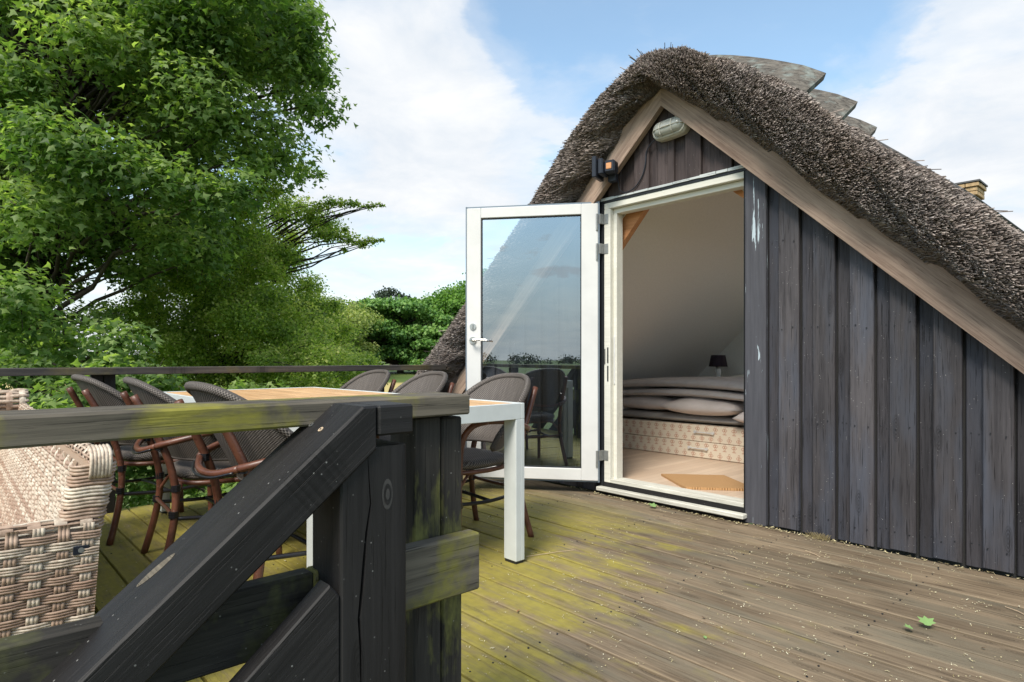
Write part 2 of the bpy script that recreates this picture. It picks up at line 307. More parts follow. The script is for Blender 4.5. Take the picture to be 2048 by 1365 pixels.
class MB:
    def __init__(s): s.v = []; s.f = []; s.c = []
    def add(s, vs, fs, tone=0.5):
        b = len(s.v); s.v += [tuple(v) for v in vs]; s.f += [tuple(i+b for i in f) for f in fs]; s.c += [tone]*len(vs); return s
    def box(s, x0, x1, y0, y1, z0, z1, ch=0.0, T=None):
        if ch <= 0:
            vs = [(x, y, z) for x in (x0, x1) for y in (y0, y1) for z in (z0, z1)]
            fs = [(0, 1, 3, 2), (4, 6, 7, 5), (0, 4, 5, 1), (2, 3, 7, 6), (0, 2, 6, 4), (1, 5, 7, 3)]
        else:
            vs = []; idx = {}
            for ix, x in enumerate((x0, x1)):
                for iy, y in enumerate((y0, y1)):
                    for iz, z in enumerate((z0, z1)):
                        sx = ch if ix == 0 else -ch; sy = ch if iy == 0 else -ch; sz = ch if iz == 0 else -ch
                        for a, q in enumerate(((x, y+sy, z+sz), (x+sx, y, z+sz), (x+sx, y+sy, z))):
                            idx[(ix, iy, iz, a)] = len(vs); vs.append(q)
            I = idx; fs = []
            for k in (0, 1):
                fs.append([I[k, 0, 0, 0], I[k, 1, 0, 0], I[k, 1, 1, 0], I[k, 0, 1, 0]]); fs.append([I[0, k, 0, 1], I[1, k, 0, 1], I[1, k, 1, 1], I[0, k, 1, 1]]); fs.append([I[0, 0, k, 2], I[1, 0, k, 2], I[1, 1, k, 2], I[0, 1, k, 2]])
            for i in (0, 1):
                for j in (0, 1):
                    fs.append([I[0, i, j, 1], I[1, i, j, 1], I[1, i, j, 2], I[0, i, j, 2]]); fs.append([I[i, 0, j, 0], I[i, 1, j, 0], I[i, 1, j, 2], I[i, 0, j, 2]]); fs.append([I[i, j, 0, 0], I[i, j, 1, 0], I[i, j, 1, 1], I[i, j, 0, 1]])
            for i in (0, 1):
                for j in (0, 1):
                    for k in (0, 1): fs.append([I[i, j, k, 0], I[i, j, k, 1], I[i, j, k, 2]])
        if T is not None: vs = [tuple(T @ Vector(v)) for v in vs]
        return s.add(vs, fs)
    def prism(s, poly, y0, y1, axis='y'):      # poly of (x,z) extruded in y (or (x,y) extruded in z, or (y,z) in x)
        n = len(poly)
        mk = {'y': lambda a, b, c: (a, c, b), 'z': lambda a, b, c: (a, b, c), 'x': lambda a, b, c: (c, a, b)}[axis]
        vs = [mk(a, b, y0) for a, b in poly]+[mk(a, b, y1) for a, b in poly]
        fs = [tuple(range(n)), tuple(range(2*n-1, n-1, -1))]+[(i, (i+1) % n, n+(i+1) % n, n+i) for i in range(n)]
        return s.add(vs, fs)
    def tube(s, pts, r, seg=8, cap=True, tone=.5, squash=None):
        pts = [Vector(p) for p in pts]; n = len(pts); rr = r if isinstance(r, (list, tuple)) else [r]*n
        up = Vector((0, 0, 1)); vs = []; prev = None
        for i, p in enumerate(pts):
            d = (pts[min(i+1, n-1)]-pts[max(i-1, 0)]).normalized()
            if prev is None:
                a = d.cross(up)
                if a.length < .05: a = d.cross(Vector((1, 0, 0)))
            else: a = prev - d*prev.dot(d)
            a.normalize(); prev = a; b = d.cross(a)
            for k in range(seg):
                th = 2*math.pi*k/seg; vs.append(p + (a*math.cos(th)+b*math.sin(th))*rr[i])
        fs = [(i*seg+k, i*seg+(k+1) % seg, (i+1)*seg+(k+1) % seg, (i+1)*seg+k) for i in range(n-1) for k in range(seg)]
        if cap: fs += [tuple(range(seg-1, -1, -1)), tuple((n-1)*seg+k for k in range(seg))]
        return s.add(vs, fs, tone)
    def grid(s, P, closed=False, tone=.5):      # P[i][j] points
        ni = len(P); nj = len(P[0]); vs = [q for r_ in P for q in r_]
        fs = [(i*nj+j, i*nj+(j+1) % nj, (i+1)*nj+(j+1) % nj, (i+1)*nj+j) for i in range(ni-1) for j in range(nj if closed else nj-1)]
        return s.add(vs, fs, tone)
    def mesh(s, name, tone=False):
        me = bpy.data.meshes.new(name); me.from_pydata(s.v, [], s.f); 
        bm = bmesh.new(); bm.from_mesh(me); bmesh.ops.recalc_face_normals(bm, faces=bm.faces); bm.to_mesh(me); bm.free()
        if tone:
            a = me.attributes.new('tone', 'FLOAT', 'POINT'); a.data.foreach_set('value', s.c)
        me.update(); return me
    def build(s, name, mat, parent=None, mw=None, smooth=False, tone=False):
        return link(name, s.mesh(name, tone), mat, parent, mw, smooth)
def plank(name, p0, p1, wdt, thk, mat, parent, wdir=(0, 1, 0), ch=.003, ext=0):
    """plank from p0 to p1, local x along it, local y = width direction; chamfered"""
    p0 = Vector(p0); p1 = Vector(p1); x = (p1-p0); L = x.length; x.normalize()
    y = Vector(wdir); y = (y-x*y.dot(x)).normalized(); z = x.cross(y)
    mb = MB().box(-L/2-ext, L/2+ext, -wdt/2, wdt/2, -thk/2, thk/2, min(ch, thk*.3))
    mw = Matrix((x, y, z)).transposed().to_4x4(); mw.translation = (p0+p1)/2
    return mb.build(name, mat, parent, mw)
def mesh_np(name, V, F, tone=None, mat=None, parent=None, smooth=False):
    me = bpy.data.meshes.new(name); k = F.shape[1]
    me.vertices.add(len(V)); me.vertices.foreach_set('co', np.ascontiguousarray(V, dtype=np.float32).ravel())
    me.loops.add(F.size); me.loops.foreach_set('vertex_index', np.ascontiguousarray(F, dtype=np.int32).ravel())
    me.polygons.add(len(F)); me.polygons.foreach_set('loop_start', np.arange(0, F.size, k, dtype=np.int32))
    if tone is not None:
        a = me.attributes.new('tone', 'FLOAT', 'POINT'); a.data.foreach_set('value', np.ascontiguousarray(tone, dtype=np.float32))
    me.update(calc_edges=True); me.validate()
    if smooth: me.polygons.foreach_set('use_smooth', [True]*len(me.polygons))
    return link(name, me, mat, parent)

# ------------------------------------------------------------------ ground and far landscape
def ground_z(x, y):
    r = -.7401*x + .6727*y
    q = min(1, max(0, (r-12)/48)); q = q*q*(3-2*q); return -2.7 + 2.35*q
mb = MB(); xs = sorted(set([-1200, -800, -500, -300, -200, 200, 300, 500, 800, 1200]+list(range(-160, 161, 8))))
P = [[(x, y, ground_z(x, y)) for y in xs] for x in xs]; g = mb.grid(P).build('ground', M['ground'], smooth=True); tag(g, kind='structure')

# ------------------------------------------------------------------ deck
deck = tag(thing('deck', None, None, (0, 0, 0)), kind='structure')
k = 0
y = 3.372
first = True
edges = [3.478]
while y > -2.2: edges.append(y); y -= .1472
for i in range(len(edges)-1):
    y1, y0 = edges[i]-.0055, edges[i+1]+.0055
    xl = -4.64
    xr = 2.6 if (y0+y1)/2 > .93 else -1.055
    jz = RNG.uniform(-.002, .002)
    p = plank('deck_board', (xl, (y0+y1)/2, -.0145+jz), (xr, (y0+y1)/2, -.0145+jz), y1-y0, .028, M['deck'], deck, (0, 1, 0), .003)
for x in (-4.3, -3.6, -2.9, -2.2, -1.5):
    plank('joist', (x, -2.1, -.12), (x, 3.4, -.12), .045, .17, M['dark'], deck, (1, 0, 0))
for x in (-.8, -.1, .6, 1.3, 2.0): plank('joist', (x, 1.0, -.12), (x, 3.4, -.12), .045, .17, M['dark'], deck, (1, 0, 0))
plank('fascia', (-1.04, .88, -.11), (2.6, .88, -.11), .16, .03, M['black'], deck, (0, 0, 1))
for x, y in ((-4.4, -1.9), (-4.4, .7), (-4.4, 3.2), (-1.3, -1.9), (-1.3, .8), (2.2, 1.1), (2.2, 3.2)):
    plank('support_post', (x, y, -2.75), (x, y, -.21), .12, .12, M['black'], deck, (1, 0, 0))
mb = MB()
for i in range(len(edges)-1):
    ym = (edges[i]+edges[i+1])/2
    for x in ((-4.3, -3.6, -2.9, -2.2, -1.5) if ym < .93 else (-4.3, -3.6, -2.9, -2.2, -1.5, -.8, -.1, .6, 1.3)):
        for o_ in (-.045, .045):
            xx = x+RNG.uniform(-.006, .006); yy = ym+o_+RNG.uniform(-.004, .004); mb.tube([(xx, yy, -.004), (xx, yy, .0022)], .0034, 6)
tag(mb.build('deck_screws', M['gasket'], deck), kind='stuff')
# stair the photographer stands on
st = thing('wooden_stair', 'black timber stair climbing to the terrace beside the near railing', 'stairs', (-.4, -.6, -2.7))
for i in range(1, 12):
    yy = .72-.235*i; zz = -.195*i
    if zz > -2.7: plank('tread', (-.98, yy, zz-.02), (.3, yy, zz-.02), .24, .04, M['black'], st, (0, 1, 0))
plank('stringer', (-1.015, .86, -.12), (-1.015, -2.1, -2.58), .24, .045, M['black'], st, (0, .64, -.77))
plank('stringer', (.33, .86, -.12), (.33, -2.1, -2.58), .24, .045, M['black'], st, (0, .64, -.77))

# ------------------------------------------------------------------ house
H = thing('thatched_house', 'thatched house gable with black board cladding, brown bargeboards and an open attic doorway', 'house', (-2.322, 3.5, 0))
XA, ZA, SL = -2.322, 2.586, .929
def zin(x): return ZA - SL*abs(x-XA)
WV = 3.475
def wall_board(x0, x1, yf, thk, z0, z1top=None, mat=None, name='wall_board'):
    """vertical board whose top follows the gable slope"""
    ov = .05
    ztl = zin(x0)+ov if z1top is None else z1top; ztr = zin(x1)+ov if z1top is None else z1top
    xc = (x0+x1)/2; zc = (z0+max(ztl, ztr))/2; c = .004
    # section in (x,y) chamfered on the front corners; local x = up
    sec = [(x0, yf+thk), (x0, yf+c), (x0+c, yf), (x1-c, yf), (x1, yf+c), (x1, yf+thk)]
    zt = lambda x: ztl+(ztr-ztl)*(x-x0)/(x1-x0)
    vs = [(z0-zc, (y_-yf), -(x_-xc)) for x_, y_ in sec]+[(zt(x_)-zc, (y_-yf), -(x_-xc)) for x_, y_ in sec]
    apex = None
    n = 6; fs = [tuple(range(n)), tuple(range(2*n-1, n-1, -1))]+[(i, (i+1) % n, n+(i+1) % n, n+i) for i in range(n)]
    mw = Matrix(((0, 0, -1, xc), (0, 1, 0, yf), (1, 0, 0, zc), (0, 0, 0, 1)))
    return MB().add(vs, fs).build(name, mat or M['wall'], H, mw)
# right of the door: trim board, then board on board
wall_board(-1.790, -1.663, WV-.006, .03, .004, mat=M['peel'], name='corner_trim')
pit = .1868; x = -1.600
rr = -1.663
k = 0
while rr < 2.2:
    jx = RNG.uniform(-.004, .004)
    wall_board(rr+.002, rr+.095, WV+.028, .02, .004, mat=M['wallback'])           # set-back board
    wall_board(rr+.068+jx, rr+pit-.005+jx*.5, WV+RNG.uniform(-.003, .003), .0255, RNG.uniform(.006, .02))   # proud board
    rr += pit
    if zin(rr) < .2: break
# above the door
DZ = 2.085
rr = -2.93; gx = [(-2.80, -2.70), (-2.585, -2.462), (-2.395, -2.193), (-2.08, -1.955)]
for a, b in ((-2.81, -2.70), (-2.588, -2.47), (-2.398, -2.322), (-2.3215, -2.275), (-2.192, -2.08), (-1.99, -1.875)): wall_board(a, b, WV-.002, .024, DZ, mat=M['gable'])
for a, b in ((-2.90, -2.802), (-2.72, -2.57), (-2.49, -2.38), (-2.29, -2.18), (-2.10, -1.98), (-1.89, -1.775)): wall_board(a, b, WV+.024, .02, DZ, mat=M['gable'])
NAIL = []
_rr = -1.663
while _rr < .5 and zin(_rr) > .2:
    for zz in (1.13, .62, .10, 1.62):
        if zz > zin(_rr+.15)-.06: continue
        for xo, yo in ((.022, .0275), (.05, .0275), (.095, -.004), (.155, -.004)):
            NAIL.append((_rr+xo+RNG.uniform(-.006, .006), WV+yo, zz+RNG.uniform(-.012, .012)))
    _rr += pit
mb = MB()
for a, b, c2 in NAIL: mb.tube([(a, b+.002, c2), (a, b-.0012, c2)], .0032, 6)
o = mb.build('nail_heads', M['gasket'], H); tag(o, kind='stuff')
# left of the door
rr = -2.862
while rr > -5.2:
    wall_board(rr-.095, rr+.0, WV+.026, .02, .004); wall_board(rr-.187+.005, rr-.07, WV, .0235, .01); rr -= pit
    if zin(rr-.19) < .12: break
# sheathing behind boards
def sheath(x0, x1, z0):
    mb = MB(); xs_ = [x0, x1]+([XA] if x0 < XA < x1 else []); xs_.sort()
    poly = [(x0, z0), (x1, z0)]+[(x_, zin(x_)+.03) for x_ in reversed(xs_)]
    mb.prism(poly, WV+.048, WV+.13); return mb
mb = MB()
for a, b, z in ((-4.95, -2.862, -.3), (-2.862, -1.768, DZ+.02), (-1.768, .4, -.3)):
    q = sheath(a, b, z); mb.add(q.v, q.f)
mb.build('gable_sheathing', M['stone'], H)
# lower storey below the deck (seen only from the side)
MB().box(-6.0, 2.0, WV+.02, WV+.12, -2.75, -.35).build('lower_wall', M['plasterw'], H)
# bargeboards with rounded crown
def barge(sgn, xend):
    w_ = .216; y0, y1 = WV-.075, WV-.03; pts = []
    L = abs(xend-XA); n = 14
    lo = [(XA+sgn*L*i/n, ZA-SL*L*i/n) for i in range(n+1)]
    up = []
    for i in range(n+1):
        dx = L*(i/n)**1.5; top = ZA+w_-SL*dx
        top = ZA+.205 - SL*(math.sqrt(dx*dx+.06**2)-.06)*1.0 if dx < .5 else ZA+.205-SL*(math.sqrt(dx*dx+.06**2)-.06)
        up.append((XA+sgn*dx, top))
    poly = lo+up[::-1]; 
    xc, zc = XA+sgn*L/2, ZA-SL*L/2
    ax = Vector((sgn, 0, -SL)).normalized(); ay = Vector((0, 1, 0)); az_ = ax.cross(ay)
    mw = Matrix((ax, ay, az_)).transposed().to_4x4(); mw.translation = (xc, y0, zc); inv = mw.inverted()
    mb = MB(); nn = len(poly)
    vs = [inv @ Vector((a, y0, b)) for a, b in poly]+[inv @ Vector((a, y1, b)) for a, b in poly]
    fs = []
    N = n+1
    for i in range(n):
        a, b, c, d_ = i, i+1, nn-2-i, nn-1-i
        fs += [(a, b, c, d_), (a+nn, d_+nn, c+nn, b+nn)]
    fs += [(i, (i+1) % nn, nn+(i+1) % nn, nn+i) for i in range(nn)]
    return mb.add(vs, fs).build('bargeboard', M['barge'], H, mw)
barge(1, .95); barge(-1, -5.35)
# thatch verge
def zsm(x, r): dx = abs(x-XA); return ZA - SL*math.sqrt(dx*dx+r*r)
ZT = [(-5.9, .08), (-5.6, .32), (-4.85, .95), (-4.07, 1.57), (-3.6, 1.985), (-3.43, 2.13), (-3.118, 2.46), (-2.877, 2.68), (-2.658, 2.81), (-2.413, 2.88), (-2.2, 2.88), (-2.017, 2.82), (-1.7, 2.60), (-1.376, 2.315), (-1.05, 2.00), (-.478, 1.45), (1.4, -.30)]
_gx = np.arange(-6.4, 1.8, .01); _gz = np.interp(_gx, [a for a, b in ZT], [b for a, b in ZT]); _k = np.hanning(33); _gz = np.convolve(np.pad(_gz, 16, mode='reflect', reflect_type='odd'), _k/_k.sum(), mode='valid')
def zout(x): return float(np.interp(x, _gx, _gz))
prof = [(0.0, WV-.045, .0), (.04, WV-.13, .05), (.16, WV-.195, .12), (.40, WV-.235, .2), (.66, WV-.235, .27), (.86, WV-.185, .33), (.97, WV-.09, .38), (1.0, WV+.06, .42), (1.0, WV+.35, .5)]
def tpt(x, q):
    q = max(0, min(len(prof)-1.0001, q)); i = int(q); f_ = q-i
    a, b = prof[i], prof[i+1]; fr = a[0]+(b[0]-a[0])*f_; y_ = a[1]+(b[1]-a[1])*f_
    dx = abs(x-XA); e0 = .13+.075*min(1, dx/.3)
    lump = .014*math.sin(x*7.3+q*1.1)+.010*math.sin(x*17.1+q*2.3)+.006*math.sin(x*41+q*3.7)
    za_ = zsm(x, .02)+e0
    return Vector((x, y_+lump*.8, za_ + (zout(x)-za_)*fr + lump))
xsn = [-5.75+i*.035 for i in range(200)]; xsn = [x_ for x_ in xsn if x_ < 1.15]
P = [[tpt(x_, q*.5) for q in range(17)]+[tpt(x_, 8)+Vector((0, 9.3, 0))] for x_ in xsn]
# left half continuous; right half carries an added roof-light opening beyond the verge
mb = MB(); nj = 18
mb.v = [tuple(p_) for r_ in P for p_ in r_]; mb.c = [.5]*len(mb.v)
for i in range(len(P)-1):
    for j in range(nj-1):
        if j == nj-2 and -1.9 < xsn[i] < -.9: continue
        mb.f.append((i*nj+j, i*nj+j+1, (i+1)*nj+j+1, (i+1)*nj+j))
# close both sides of the added roof-light strip
for i in range(len(P)-1):
    if -1.9 < xsn[i] < -.9:
        a0, a1 = P[i][nj-2], P[i+1][nj-2]; e = Vector((0, 1, 0))
        mb.add([a0, a1, a1+e*.4, a0+e*.4], [(0, 1, 2, 3)]); mb.add([a0+e*2.5, a1+e*2.5, a1+e*9.3, a0+e*9.3], [(0, 1, 2, 3)])
mb.build('thatch', M['thatch'], H, smooth=True)
# reeds: cut stems standing out of the verge
def reeds(n, x0, x1, seed):
    rg = np.random.default_rng(seed)
    out_v = []; tn = []
    X = rg.uniform(x0, x1, n); Q = rg.uniform(0.02, 7.4, n)
    B = np.zeros((n, 3)); N = np.zeros((n, 3)); 
    for i in range(n):
        a = tpt(X[i], Q[i]); b = tpt(X[i], Q[i]+.1); c = tpt(X[i]+.02, Q[i])
        nn = (c-a).cross(b-a)
        if nn.length < 1e-9: nn = Vector((0, -1, 0))
        nn.normalize()
        if nn.dot(Vector((0, -1, .6))) < 0: nn = -nn
        B[i] = a; N[i] = nn
    sg = np.clip((X-XA)/.35, -1, 1)
    D = np.stack([sg*.75, np.full(n, -.42), -.22*np.abs(sg)+.1*(1-np.abs(sg))], 1)
    low = np.clip(1-Q/2.5, 0, 1)[:, None]; hi = np.clip((Q-5)/2.0, 0, 1)[:, None]
    D = D + N*.38*(1-.35*hi) + low*np.stack([sg*.5, np.zeros(n)-.1, np.full(n, .45)], 1)
    D[:, 1] += hi[:, 0]*.35; D[:, 2] -= hi[:, 0]*.25*np.abs(sg)
    # neighbouring stems lean together in tufts
    ph = np.stack([np.sin(X*61+Q*9), np.cos(X*47-Q*13), np.sin(X*83+Q*5)], 1)*.10
    D += ph + rg.normal(0, .085, (n, 3)); D /= np.linalg.norm(D, axis=1)[:, None]
    L = rg.uniform(.012, .034, n)*(1+.5*rg.random(n)**6)+.03*low[:, 0]; L += (rg.random(n) < .0015)*rg.uniform(.03, .09, n); Rr = rg.uniform(.0019, .0032, n)
    A = np.cross(D, rg.normal(size=(n, 3))); A /= np.linalg.norm(A, axis=1)[:, None]; C = np.cross(D, A)
    V = np.zeros((n, 6, 3))
    for k_ in range(3):
        th = 2*np.pi*k_/3; off = (A*np.cos(th)+C*np.sin(th))*Rr[:, None]
        V[:, k_] = B-D*.02+off; V[:, 3+k_] = B+D*L[:, None]+off*.9
    base = (np.arange(n)*6)[:, None]
    F = np.concatenate([base+np.array([[0, 1, 4, 3]]), base+np.array([[1, 2, 5, 4]])], 0)
    F3 = base+np.array([[3, 4, 5, 5]])
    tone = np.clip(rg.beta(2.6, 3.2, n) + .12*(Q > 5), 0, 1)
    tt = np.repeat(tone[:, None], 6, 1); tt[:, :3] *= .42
    return V.reshape(-1, 3), F, (base+np.array([[3, 4, 5]])), tt.ravel()
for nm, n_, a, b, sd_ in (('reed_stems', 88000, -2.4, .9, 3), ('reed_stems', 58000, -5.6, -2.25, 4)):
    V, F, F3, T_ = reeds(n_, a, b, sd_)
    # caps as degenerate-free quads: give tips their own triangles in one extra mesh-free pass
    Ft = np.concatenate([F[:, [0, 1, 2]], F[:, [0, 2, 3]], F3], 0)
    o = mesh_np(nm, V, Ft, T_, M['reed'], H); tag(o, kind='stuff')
# unseen right-slope roof light added to brighten the attic: lining, frame, pane
ra, rb = Vector((-1.905, 0, zout(-1.905))), Vector((-.885, 0, zout(-.885))); ca, cb2 = Vector((-1.875, 0, 2.40-.92*(-1.875-XA)+.09)), Vector((-.875, 0, 2.40-.92*(-.875-XA)+.09))
Y0, Y1 = 4.235, 6.325
mb = MB()
q3 = lambda p_, y_: (p_.x, y_, p_.z)
mb.add([q3(ra, Y0), q3(rb, Y0), q3(cb2, Y0+.02), q3(ca, Y0+.02)], [(0, 1, 2, 3)]); mb.add([q3(ra, Y1), q3(rb, Y1), q3(cb2, Y1-.02), q3(ca, Y1-.02)], [(0, 1, 2, 3)])
mb.add([q3(ra, Y0), q3(ra, Y1), q3(ca, Y1-.02), q3(ca, Y0+.02)], [(0, 1, 2, 3)]); mb.add([q3(rb, Y0), q3(rb, Y1), q3(cb2, Y1-.02), q3(cb2, Y0+.02)], [(0, 1, 2, 3)])
rl = mb.build('added_roof_light', M['plasterw'], H)
for y_ in (Y0-.03, Y1+.03): plank('frame_bar', (ra.x, y_, ra.z+.03), (rb.x, y_, rb.z+.03), .07, .06, M['lead'], rl, (0, 1, 0))
for p_ in (ra, rb): plank('frame_bar', (p_.x, Y0+.01, p_.z+.03), (p_.x, Y1-.01, p_.z+.03), .07, .06, M['lead'], rl, (rb-ra))
mgl, t = newmat('added_roof_light_glass')
t.n('ShaderNodeOutputMaterial', {0: t.n('ShaderNodeMixShader', {0: .10, 1: t.n('ShaderNodeBsdfTransparent', {0: (.97, .98, .98, 1)}).outputs[0], 2: t.n('ShaderNodeBsdfGlossy', {0: (1, 1, 1, 1), 1: 0.0}).outputs[0]}).outputs[0]})
MB().add([(ra.x+.03, Y0, ra.z+.01), (rb.x-.03, Y0, rb.z+.01), (rb.x-.03, Y1, rb.z+.01), (ra.x+.03, Y1, ra.z+.01)], [(0, 1, 2, 3)]).build('pane', mgl, rl)
# ridge boards
def ridge_board(y, xe, ze, wid, first=False):
    mb = MB(); n = 8; top = []; th = .045
    x0, z0 = XA-.05, 3.04
    for i in range(n+1):
        s_ = i/n; xx = x0+(xe-x0)*s_; zz = z0+(ze-z0)*(s_**1.35)
        top.append((xx, zz))
    P = []
    for i, (xx, zz) in enumerate(top):
        cut = .04 if i == n else 0
        P.append([(xx, y+cut, zz-cut*.2), (xx-.02, y-wid+cut, zz-.20), (xx-.045, y-wid+cut, zz-.20-th), (xx-.015, y+cut, zz-th)])
    mb.grid(P, closed=True); mb.f += [(0, 1, 2, 3), tuple(n*4+k_ for k_ in (3, 2, 1, 0))]
    c = Vector(((x0+xe)/2, y-wid/2, (z0+ze)/2)); mw = Matrix.Translation(c)
    mb.v = [tuple(Vector(v)-c) for v in mb.v]; mb.build('ridge_board', M['ridge'], H, mw)
mb = MB(); mb.prism([(XA-.7, 2.45), (XA-.10, 2.98), (XA+.1, 2.97), (XA+.30, 2.84), (XA+.35, 2.5), (XA, 2.5)], 3.75, 12.9); mb.build('ridge_cap', M['thatch'], H)
for y_, xe in ((3.80, -1.475), (4.38, -1.50), (4.97, -1.57)): ridge_board(y_, xe, 2.65, .27)
# chimney, brick by brick
cy, cx_ = 11.0, XA
def course(z, half, n=2, h=.06):
    for sx_, sy_, lx, ly in ((0, -half+.05, half*2, .1), (0, half-.05, half*2, .1), (-half+.05, 0, .1, half*2-.2), (half-.05, 0, .1, half*2-.2)):
        nb = max(1, int(round(max(lx, ly)/.16))); 
        for i in range(nb):
            if lx > ly: bx0 = cx_+sx_-lx/2+lx*i/nb; yield (bx0+.004, bx0+lx/nb-.004, cy+sy_-.05, cy+sy_+.05, z, z+h-.008)
            else: by0 = cy+sy_-ly/2+ly*i/nb; yield (cx_+sx_-.05, cx_+sx_+.05, by0+.004, by0+ly/nb-.004, z, z+h-.008)
chm = MB().box(cx_-.17, cx_+.17, cy-.17, cy+.17, 1.8, 3.50).build('chimney', M['brick'], H)
zz = 2.74; i = 0
while zz < 3.46:
    half = .20 if zz < 3.28 else (.225 if zz < 3.38 else .245)
    for bx in course(zz, half):
        c = Vector(((bx[0]+bx[1])/2, (bx[2]+bx[3])/2, (bx[4]+bx[5])/2)); q = MB().box(bx[0]-c.x, bx[1]-c.x, bx[2]-c.y, bx[3]-c.y, bx[4]-c.z, bx[5]-c.z, .004)
        o = q.build('brick', M['brick'], chm, Matrix.Translation(c))
    zz += .06
MB().box(cx_-.255, cx_+.255, cy-.255, cy+.255, 3.462, 3.485).build('chimney_cap', M['lead'], chm)
# door frame
FX0, FX1 = -2.845, -1.785
MB().box(FX0, FX0+.055, WV-.005, WV+.10, .085, 2.02, .003).build('door_jamb', M['jamb'], H)
MB().box(FX0+.055, FX0+.085, WV+.03, WV+.10, .10, 1.99, .003).build('door_stop', M['jamb'], H)
MB().box(FX1-.004, FX1+.05, WV+.028, WV+.10, .085, 2.02, .003).build('door_jamb', M['jamb'], H)
MB().box(FX0, FX1-.010, WV-.005, WV+.10, 2.0205, 2.062, .003).build('door_head', M['jamb'], H)
MB().box(FX0+.056, FX1-.005, WV+.03, WV+.10, 1.985, 2.0195, .003).build('door_stop', M['jamb'], H)
MB().box(FX0+.056, FX1-.011, WV-.005, WV+.11, .085, .112, .003).build('threshold', M['jambold'], H)
MB().box(FX0-.03, FX1+.012, WV-.06, WV-.006, .028, .055, .004).build('drip_sill', M['jambold'], H)
MB().box(FX0-.01, FX1+.002, WV-.004, WV+.05, -.01, .084).build('sill_board', M['black'], H)
MB().box(FX0-.02, FX0-.002, WV-.012, WV+.06, .06, 2.08).build('gasket_strip', M['gasket'], H)
MB().box(FX1-.0085, FX1-.0055, WV-.010, WV+.027, .06, 2.06).build('gasket_strip', M['gasket'], H)
MB().box(FX0-.02, FX1+.009, WV-.010, WV+.05, 2.063, 2.078).build('gasket_strip', M['gasket'], H)
mb = MB(); xx = FX0-.02
while xx < FX1:
    l_ = RNG.uniform(.05, .14); mb.box(xx, min(xx+l_, FX1+.01), WV-.016-RNG.uniform(0, .003), WV-.004, 2.0785+RNG.uniform(0, .003), 2.094+RNG.uniform(-.002, .004)); xx += l_+RNG.uniform(0, .006)
mb.build('flaking_flashing', M['flash'], H)
MB().box(FX0+.006, FX0+.012, WV-.0075, WV-.004, .92, 1.03).build('lock_slot', M['gasket'], H)
MB().box(FX0+.03, FX0+.04, WV-.0085, WV-.004, .80, .91).build('lock_slot', M['gasket'], H)
MB().box(FX0+.03, FX0+.04, WV-.0085, WV-.004, .93, 1.04).build('lock_slot', M['gasket'], H)
MB().box(FX0+.062, FX0+.072, WV+.022, WV+.031, .78, 1.12, .002).build('strike_plate', M['white'], H)
# interior
zc_ = lambda x_: 2.40-.92*abs(x_-XA)
def slab(sgn):
    xe = XA+sgn*2.6; t_ = .10
    poly = [(XA, 2.40), (xe, 2.40-.92*2.6), (xe, 2.40-.92*2.6+t_), (XA, 2.40+t_)]
    return poly
MB().prism(slab(-1), WV+.13, 6.8).build('sloping_ceiling', M['plaster'], H)
mb = MB()
def strip(a, b, y0, y1):
    mb.prism([(XA+a, 2.40-.92*a), (XA+b, 2.40-.92*b), (XA+b, 2.5-.92*b), (XA+a, 2.5-.92*a)], y0, y1)
strip(0, .45, WV+.13, 6.8); strip(1.45, 2.6, WV+.13, 6.8); strip(.45, 1.45, WV+.13, 4.25); strip(.45, 1.45, 6.3, 6.8)  # gap left open under the added roof light
mb.build('sloping_ceiling', M['plasterw'], H)
MB().prism([(XA-2.6, 0), (XA+2.6, 0), (XA+.1, 2.5), (XA-.1, 2.5)], 6.801, 6.9).build('end_wall', M['plasterw'], H)
MB().box(-4.9, .3, WV+.112, 6.8, .03, .098).build('interior_floor', M['lam'], H)
plank('rafter', (XA-.02, WV+.17, 2.425), (XA-2.2, WV+.17, 2.425-.92*2.2), .07, .05, M['pine'], H, (0, 1, 0))
plank('rafter', (XA+.02, WV+.17, 2.425), (XA+2.2, WV+.17, 2.425-.92*2.2), .07, .05, M['pine'], H, (0, 1, 0))
MB().prism([(-2.86, 1.72), (-2.86, 2.06), (-2.55, 2.06)], WV+.14, WV+.19).build('corner_brace', M['pine'], H)
MB().prism([(-1.76, 1.85), (-1.76, 2.06), (-2.02, 2.06)], WV+.14, WV+.19).build('corner_brace', M['pine'], H)
# door leaf, standing open
hx, hy = -2.858, WV-.055; ddir = Vector((-.775, -.605, 0)).normalized(); dn = Vector((.605, -.775, 0)).normalized()
dw, dz0, dz1 = .955, .094, 2.062
DM = Matrix((ddir, -dn, Vector((0, 0, 1)))).transposed().to_4x4(); DM.translation = (hx, hy, 0)
door = bpy.data.objects.new('door', None); COL.objects.link(door); door.matrix_basis = DM; attach(door, H)
def dpart(name, mb, mat, **kw): return mb.build(name, mat, door, DM, **kw)
st_, tr_, br_ = .118, .075, .085
